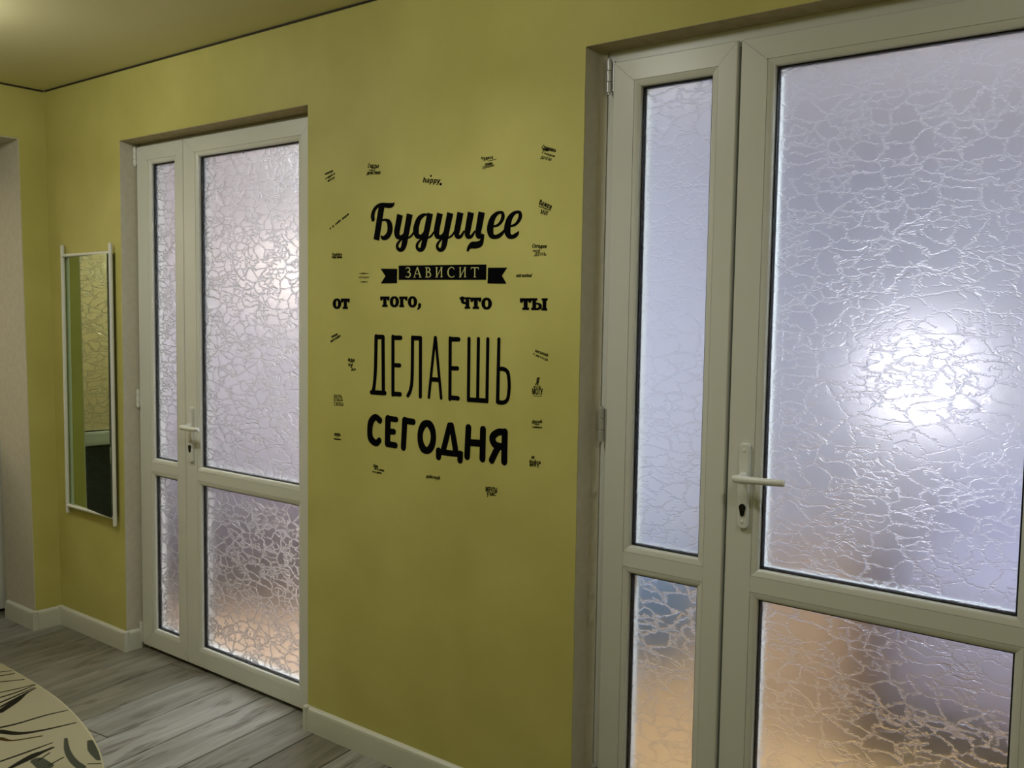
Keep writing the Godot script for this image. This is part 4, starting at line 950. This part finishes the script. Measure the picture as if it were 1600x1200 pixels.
func mirror() -> void:
	var o := base("wall_mirror", Vector3(-3.869, 1.102, 0.0035))
	var rods := [["frame_rod", Vector3(-0.203, -0.578, 0.014), Vector3(-0.203, 0.595, 0.014)], ["frame_rod", Vector3(0.203, -0.580, 0.014), Vector3(0.203, 0.588, 0.014)], ["frame_rod", Vector3(-0.203, 0.549, 0.014), Vector3(0.203, 0.549, 0.014)], ["frame_rod", Vector3(-0.203, -0.545, 0.014), Vector3(0.203, -0.545, 0.014)]]
	for q in rods:
		var m := M.new()
		var up := Vector3.BACK
		m.bar(PackedVector3Array([q[1], q[1].lerp(q[2], 0.003), q[1].lerp(q[2], 0.997), q[2]]), PackedVector2Array([Vector2(0.0055, 0.0065), Vector2(0.0075, 0.0085), Vector2(0.0075, 0.0085), Vector2(0.0055, 0.0065)]), up, 16)
		put(q[0], m.mesh(50), white_metal, o)
	var silver := mat(Color(0.74, 0.81, 0.68), 0.0); silver.metallic = 1.0
	put("mirror_glass", bx(Vector3(-0.198, -0.541, -0.002), Vector3(0.198, 0.545, 0.002)), silver, o).transform = Transform3D(Basis(Vector3.UP, -0.058), Vector3(0, 0, 0.0145))
	put("backing", bx(Vector3(-0.198, -0.541, 0.0), Vector3(0.198, 0.545, 0.004)), mat(Color(0.06, 0.06, 0.06), 0.7), o)
	o.rotation = Vector3(0, -0.015, 0.004)
	tag(o, "tall narrow wall mirror in a white rod frame with overshooting ends", "mirror")

func room_light(called: String, at: Vector3, e: float, c: Color, label: String) -> void:
	var d := base(called, at)
	var s := M.new()
	s.lathe(PackedVector2Array([Vector2(0, 0), Vector2(0.19, 0), Vector2(0.20, -0.015), Vector2(0.19, -0.05), Vector2(0.15, -0.075), Vector2(0, -0.085)]), 32)
	put("lamp_shade", s.mesh(50), glow(c, 1.5), d)
	var l := AreaLight3D.new()
	l.name = "lamp_light"; l.area_size = Vector2(0.32, 0.32); l.light_energy = e; l.light_color = c; l.area_normalize_energy = true
	l.area_range = 12.0; l.area_attenuation = 2.0; l.shadow_enabled = true
	l.rotation = Vector3(-PI / 2, 0, 0); l.position = Vector3(0, -0.095, 0)
	d.add_child(l)
	tag(d, label, "lamp")

func left_room() -> void:
	var wp := mat(Color(0.83, 0.82, 0.86), 0.8, 0.2)
	var x0 := -7.2; var x1 := -2.28; var z0 := -3.6; var zf := -0.16
	struct(put("wall_back_001", bx(Vector3(x0 - 0.1, -0.02, z0 - 0.1), Vector3(x1 + 0.1, 2.5, z0)), wp), "pale wall at the back of the room behind the left doors", "wall")
	struct(put("wall_left_001", bx(Vector3(x0 - 0.1, -0.02, z0), Vector3(x0, 2.5, zf)), wp), "pale far side wall blurred behind the left doors' glass", "wall")
	struct(put("wall_right_001", bx(Vector3(x1, -0.02, z0), Vector3(x1 + 0.1, 2.5, zf)), wp), "pale near side wall of the room behind the left doors", "wall")
	struct(put("ceiling_001", bx(Vector3(x0 - 0.1, 2.5, z0 - 0.1), Vector3(x1 + 0.1, 2.6, zf + 0.1)), mat(Color(0.88, 0.88, 0.88), 0.8)), "white ceiling of the room behind the left doors", "ceiling")
	struct(put("floor_001", bx(Vector3(x0 - 0.1, -0.12, z0 - 0.1), Vector3(x1 + 0.1, 0.0, -0.162)), mat(Color(0.66, 0.54, 0.43), 0.5)), "tan floor blurred behind the left doors' lower glass", "floor")
	struct(put("wall_front_001", lining(x0, x1, -3.6224, -2.4657, 2.10), wp), "pale inner side of the wall round the left doors", "wall")
	struct(put("trim_5", inner_reveal(-3.6224, -2.4657, 2.10), mat(Color(0.62, 0.61, 0.65), 0.8, 0.2)), "grey inner reveal behind the left doors' glass", "door reveal")
	room_light("ceiling_lamp", Vector3(-3.1, 2.5, -2.0), 20.0, Color(0.97, 1.0, 1.0), "round ceiling lamp in the room behind the left doors")
	# a round pendant past the right edge of the left doors' glass: the warm side of the large pane and the sparkle on its relief
	var p := base("pendant_lamp", Vector3(-4.62, 0, -1.80))
	var cd := M.new()
	cd.lathe(PackedVector2Array([Vector2(0, 2.5), Vector2(0.05, 2.5), Vector2(0.045, 2.47), Vector2(0.004, 2.46), Vector2(0.004, 1.82), Vector2(0.03, 1.81), Vector2(0.03, 1.78), Vector2(0, 1.78)]), 20)
	put("cord", cd.mesh(40), white_metal, p)
	var sp := SphereMesh.new(); sp.radius = 0.13; sp.height = 0.26
	var wc := Color(1.0, 0.93, 0.84)
	put("lamp_globe", sp, glow(wc, 4.2), p).position = Vector3(0, 1.66, 0)
	var pl := OmniLight3D.new()
	pl.name = "lamp_light"; pl.light_energy = 0.12; pl.light_color = wc; pl.light_size = 0.12; pl.omni_range = 12.0; pl.omni_attenuation = 2.0; pl.shadow_enabled = true
	pl.position = Vector3(0, 1.66, 0)
	p.add_child(pl)
	tag(p, "round pendant lamp behind the right edge of the left doors' upper glass", "lamp")
	# a low mauve bed across the far side
	var b := base("bed", Vector3(-4.07, 0, -1.116))
	b.rotation.y = 0.45
	var f := M.new(); f.prism(round_rect(1.40, 0.96, 0.05), 0.0, 0.20, 0.01, Transform3D(Basis(Vector3.RIGHT, -PI / 2), Vector3.ZERO))
	put("bed_base", f.mesh(40), mat(Color(0.22, 0.17, 0.16), 0.7), b)
	var ma := M.new(); ma.prism(round_rect(1.36, 0.92, 0.09), 0.201, 0.54, 0.06, Transform3D(Basis(Vector3.RIGHT, -PI / 2), Vector3.ZERO))
	put("mattress", ma.mesh(60), mat(Color(0.38, 0.34, 0.37), 0.9), b)
	put("headboard", bx(Vector3(-0.75, 0.0, -0.48), Vector3(-0.702, 0.80, 0.48)), mat(Color(0.40, 0.35, 0.36), 0.7), b)
	tag(b, "low dark mauve shape like a bed, blurred behind the left doors", "bed")

func lining(x0: float, x1: float, a: float, b: float, top: float) -> ArrayMesh:
	var m := M.new()
	var z := -0.16; var t := -0.166
	m.box(Vector3(x0, 0, z), Vector3(a, 2.5, t)); m.box(Vector3(b, 0, z), Vector3(x1, 2.5, t)); m.box(Vector3(a, top, z), Vector3(b, 2.5, t))
	return m.mesh()
func inner_reveal(a: float, b: float, top: float) -> ArrayMesh:
	var m := M.new()
	var t := -0.166
	m.box(Vector3(a, 0.0, -0.142), Vector3(a + 0.004, top - 0.004, t)); m.box(Vector3(b - 0.004, 0.0, -0.142), Vector3(b, top - 0.004, t)); m.box(Vector3(a, top - 0.004, -0.142), Vector3(b, top, t))
	return m.mesh()

func right_room() -> void:
	var wp := mat(Color(0.83, 0.84, 0.88), 0.8, 0.2)
	var x0 := -2.10; var x1 := 1.3; var z0 := -3.7; var zf := -0.16
	struct(put("wall_back_002", bx(Vector3(x0, -0.02, z0 - 0.1), Vector3(x1 + 0.1, 2.5, z0)), wp), "pale lilac wall at the back of the room behind the right doors", "wall")
	struct(put("wall_left_002", bx(Vector3(x0 - 0.07, -0.02, z0 - 0.1), Vector3(x0, 2.5, zf)), wp), "pale blue wall seen through the narrow right-hand door leaf", "wall")
	struct(put("wall_right_002", bx(Vector3(x1, -0.02, z0), Vector3(x1 + 0.1, 2.5, zf)), wp), "pale side wall out of sight in the room behind the right doors", "wall")
	struct(put("ceiling_002", bx(Vector3(x0, 2.5, z0 - 0.1), Vector3(x1 + 0.1, 2.6, zf + 0.1)), mat(Color(0.88, 0.88, 0.88), 0.8)), "white ceiling of the room behind the right doors", "ceiling")
	struct(put("floor_002", bx(Vector3(x0, -0.12, z0 - 0.1), Vector3(x1 + 0.1, 0.0, -0.162)), mat(Color(0.88, 0.69, 0.44), 0.5)), "tan floor blurred behind the right doors' lower glass", "floor")
	struct(put("wall_front_002", lining(x0, x1, -1.3772, -0.20, 2.111), wp), "pale inner side of the wall round the right doors", "wall")
	struct(put("trim_6", inner_reveal(-1.3772, -0.20, 2.111), mat(Color(0.74, 0.75, 0.79), 0.8, 0.2)), "pale inner reveal behind the right doors' glass", "door reveal")
	room_light("ceiling_lamp", Vector3(0.42, 2.5, -0.50), 8.0, Color(0.89, 0.95, 1.0), "round ceiling lamp in the room behind the right doors")
	# white globe lamp on a slim stand: the bright spot in the glass
	var g := base("globe_lamp", Vector3(-1.03, 0, -1.95))
	var st := M.new()
	st.lathe(PackedVector2Array([Vector2(0, 0), Vector2(0.13, 0), Vector2(0.13, 0.012), Vector2(0.02, 0.025), Vector2(0.011, 0.05), Vector2(0.011, 1.10), Vector2(0.03, 1.12), Vector2(0.03, 1.13), Vector2(0, 1.13)]), 24)
	put("stand", st.mesh(40), mat(Color(0.85, 0.85, 0.85), 0.4), g)
	var s := SphereMesh.new(); s.radius = 0.065; s.height = 0.13
	var lc := Color(1.0, 0.98, 1.0)
	put("lamp_globe", s, glow(lc, 5.0), g).position = Vector3(0, 1.20, 0)
	var l := OmniLight3D.new()
	l.name = "lamp_light"; l.light_energy = 0.2; l.light_color = lc; l.omni_range = 12.0; l.omni_attenuation = 2.0; l.light_size = 0.07; l.shadow_enabled = true
	l.position = Vector3(0, 1.20, 0)
	g.add_child(l)
	tag(g, "bright white globe lamp glowing through the large right pane", "lamp")
	# blue box on the floor by the wall
	var b := base("storage_box", Vector3(-1.92, 0, -1.48))
	var bb := M.new(); bb.prism(round_rect(0.26, 0.50, 0.03), 0.0, 0.30, 0.01, Transform3D(Basis(Vector3.RIGHT, -PI / 2), Vector3.ZERO))
	put("box_body", bb.mesh(40), mat(Color(0.06, 0.36, 0.49), 0.6), b)
	var bl := M.new(); bl.prism(round_rect(0.28, 0.52, 0.03), 0.301, 0.335, 0.008, Transform3D(Basis(Vector3.RIGHT, -PI / 2), Vector3.ZERO))
	put("box_lid", bl.mesh(40), mat(Color(0.08, 0.42, 0.55), 0.6), b)
	tag(b, "blue box-like shape blurred behind the narrow right-hand leaf's lower glass", "box")
	# armchair close behind the large leaf: brown side, grey seat, dark foot
	var a := base("armchair", Vector3(-0.44, 0, -1.32))
	var gray := mat(Color(0.64, 0.61, 0.66), 0.9)
	var c := M.new(); c.prism(round_rect(0.86, 0.74, 0.06), 0.251, 0.66, 0.05, Transform3D(Basis(Vector3.RIGHT, -PI / 2), Vector3(0.0, 0, 0)))
	put("seat", c.mesh(60), gray, a)
	var bk := M.new(); bk.prism(round_rect(0.86, 0.16, 0.06), 0.661, 0.95, 0.05, Transform3D(Basis(Vector3.RIGHT, -PI / 2), Vector3(0.0, 0, -0.27)))
	put("backrest", bk.mesh(60), gray, a)
	put("plinth", bx(Vector3(-0.42, 0.0, -0.35), Vector3(0.42, 0.25, 0.36)), mat(Color(0.05, 0.035, 0.03), 0.8), a)
	put("side_panel", bx(Vector3(-0.490, 0.0, -0.38), Vector3(-0.435, 0.66, 0.39)), mat(Color(0.26, 0.15, 0.09), 0.5), a)
	tag(a, "grey armchair shape with brown side and dark foot behind the large right leaf", "armchair")

func side_room() -> void:
	var wp := mat(Color(0.62, 0.58, 0.48), 0.8, 0.2)
	var m := M.new()
	m.box(Vector3(-6.7, -0.02, 0.0), Vector3(-6.6, 2.376, Z1 + 0.2))
	m.box(Vector3(-6.6, -0.02, Z1), Vector3(-4.7, 2.376, Z1 + 0.2))
	struct(put("wall_left_003", m.mesh(), wp), "dim beige walls of the room behind the side door", "wall")
	room_light("ceiling_lamp", Vector3(-5.6, 2.376, 1.3), 6.0, Color(1.0, 0.93, 0.8), "round ceiling lamp in the room behind the side door")
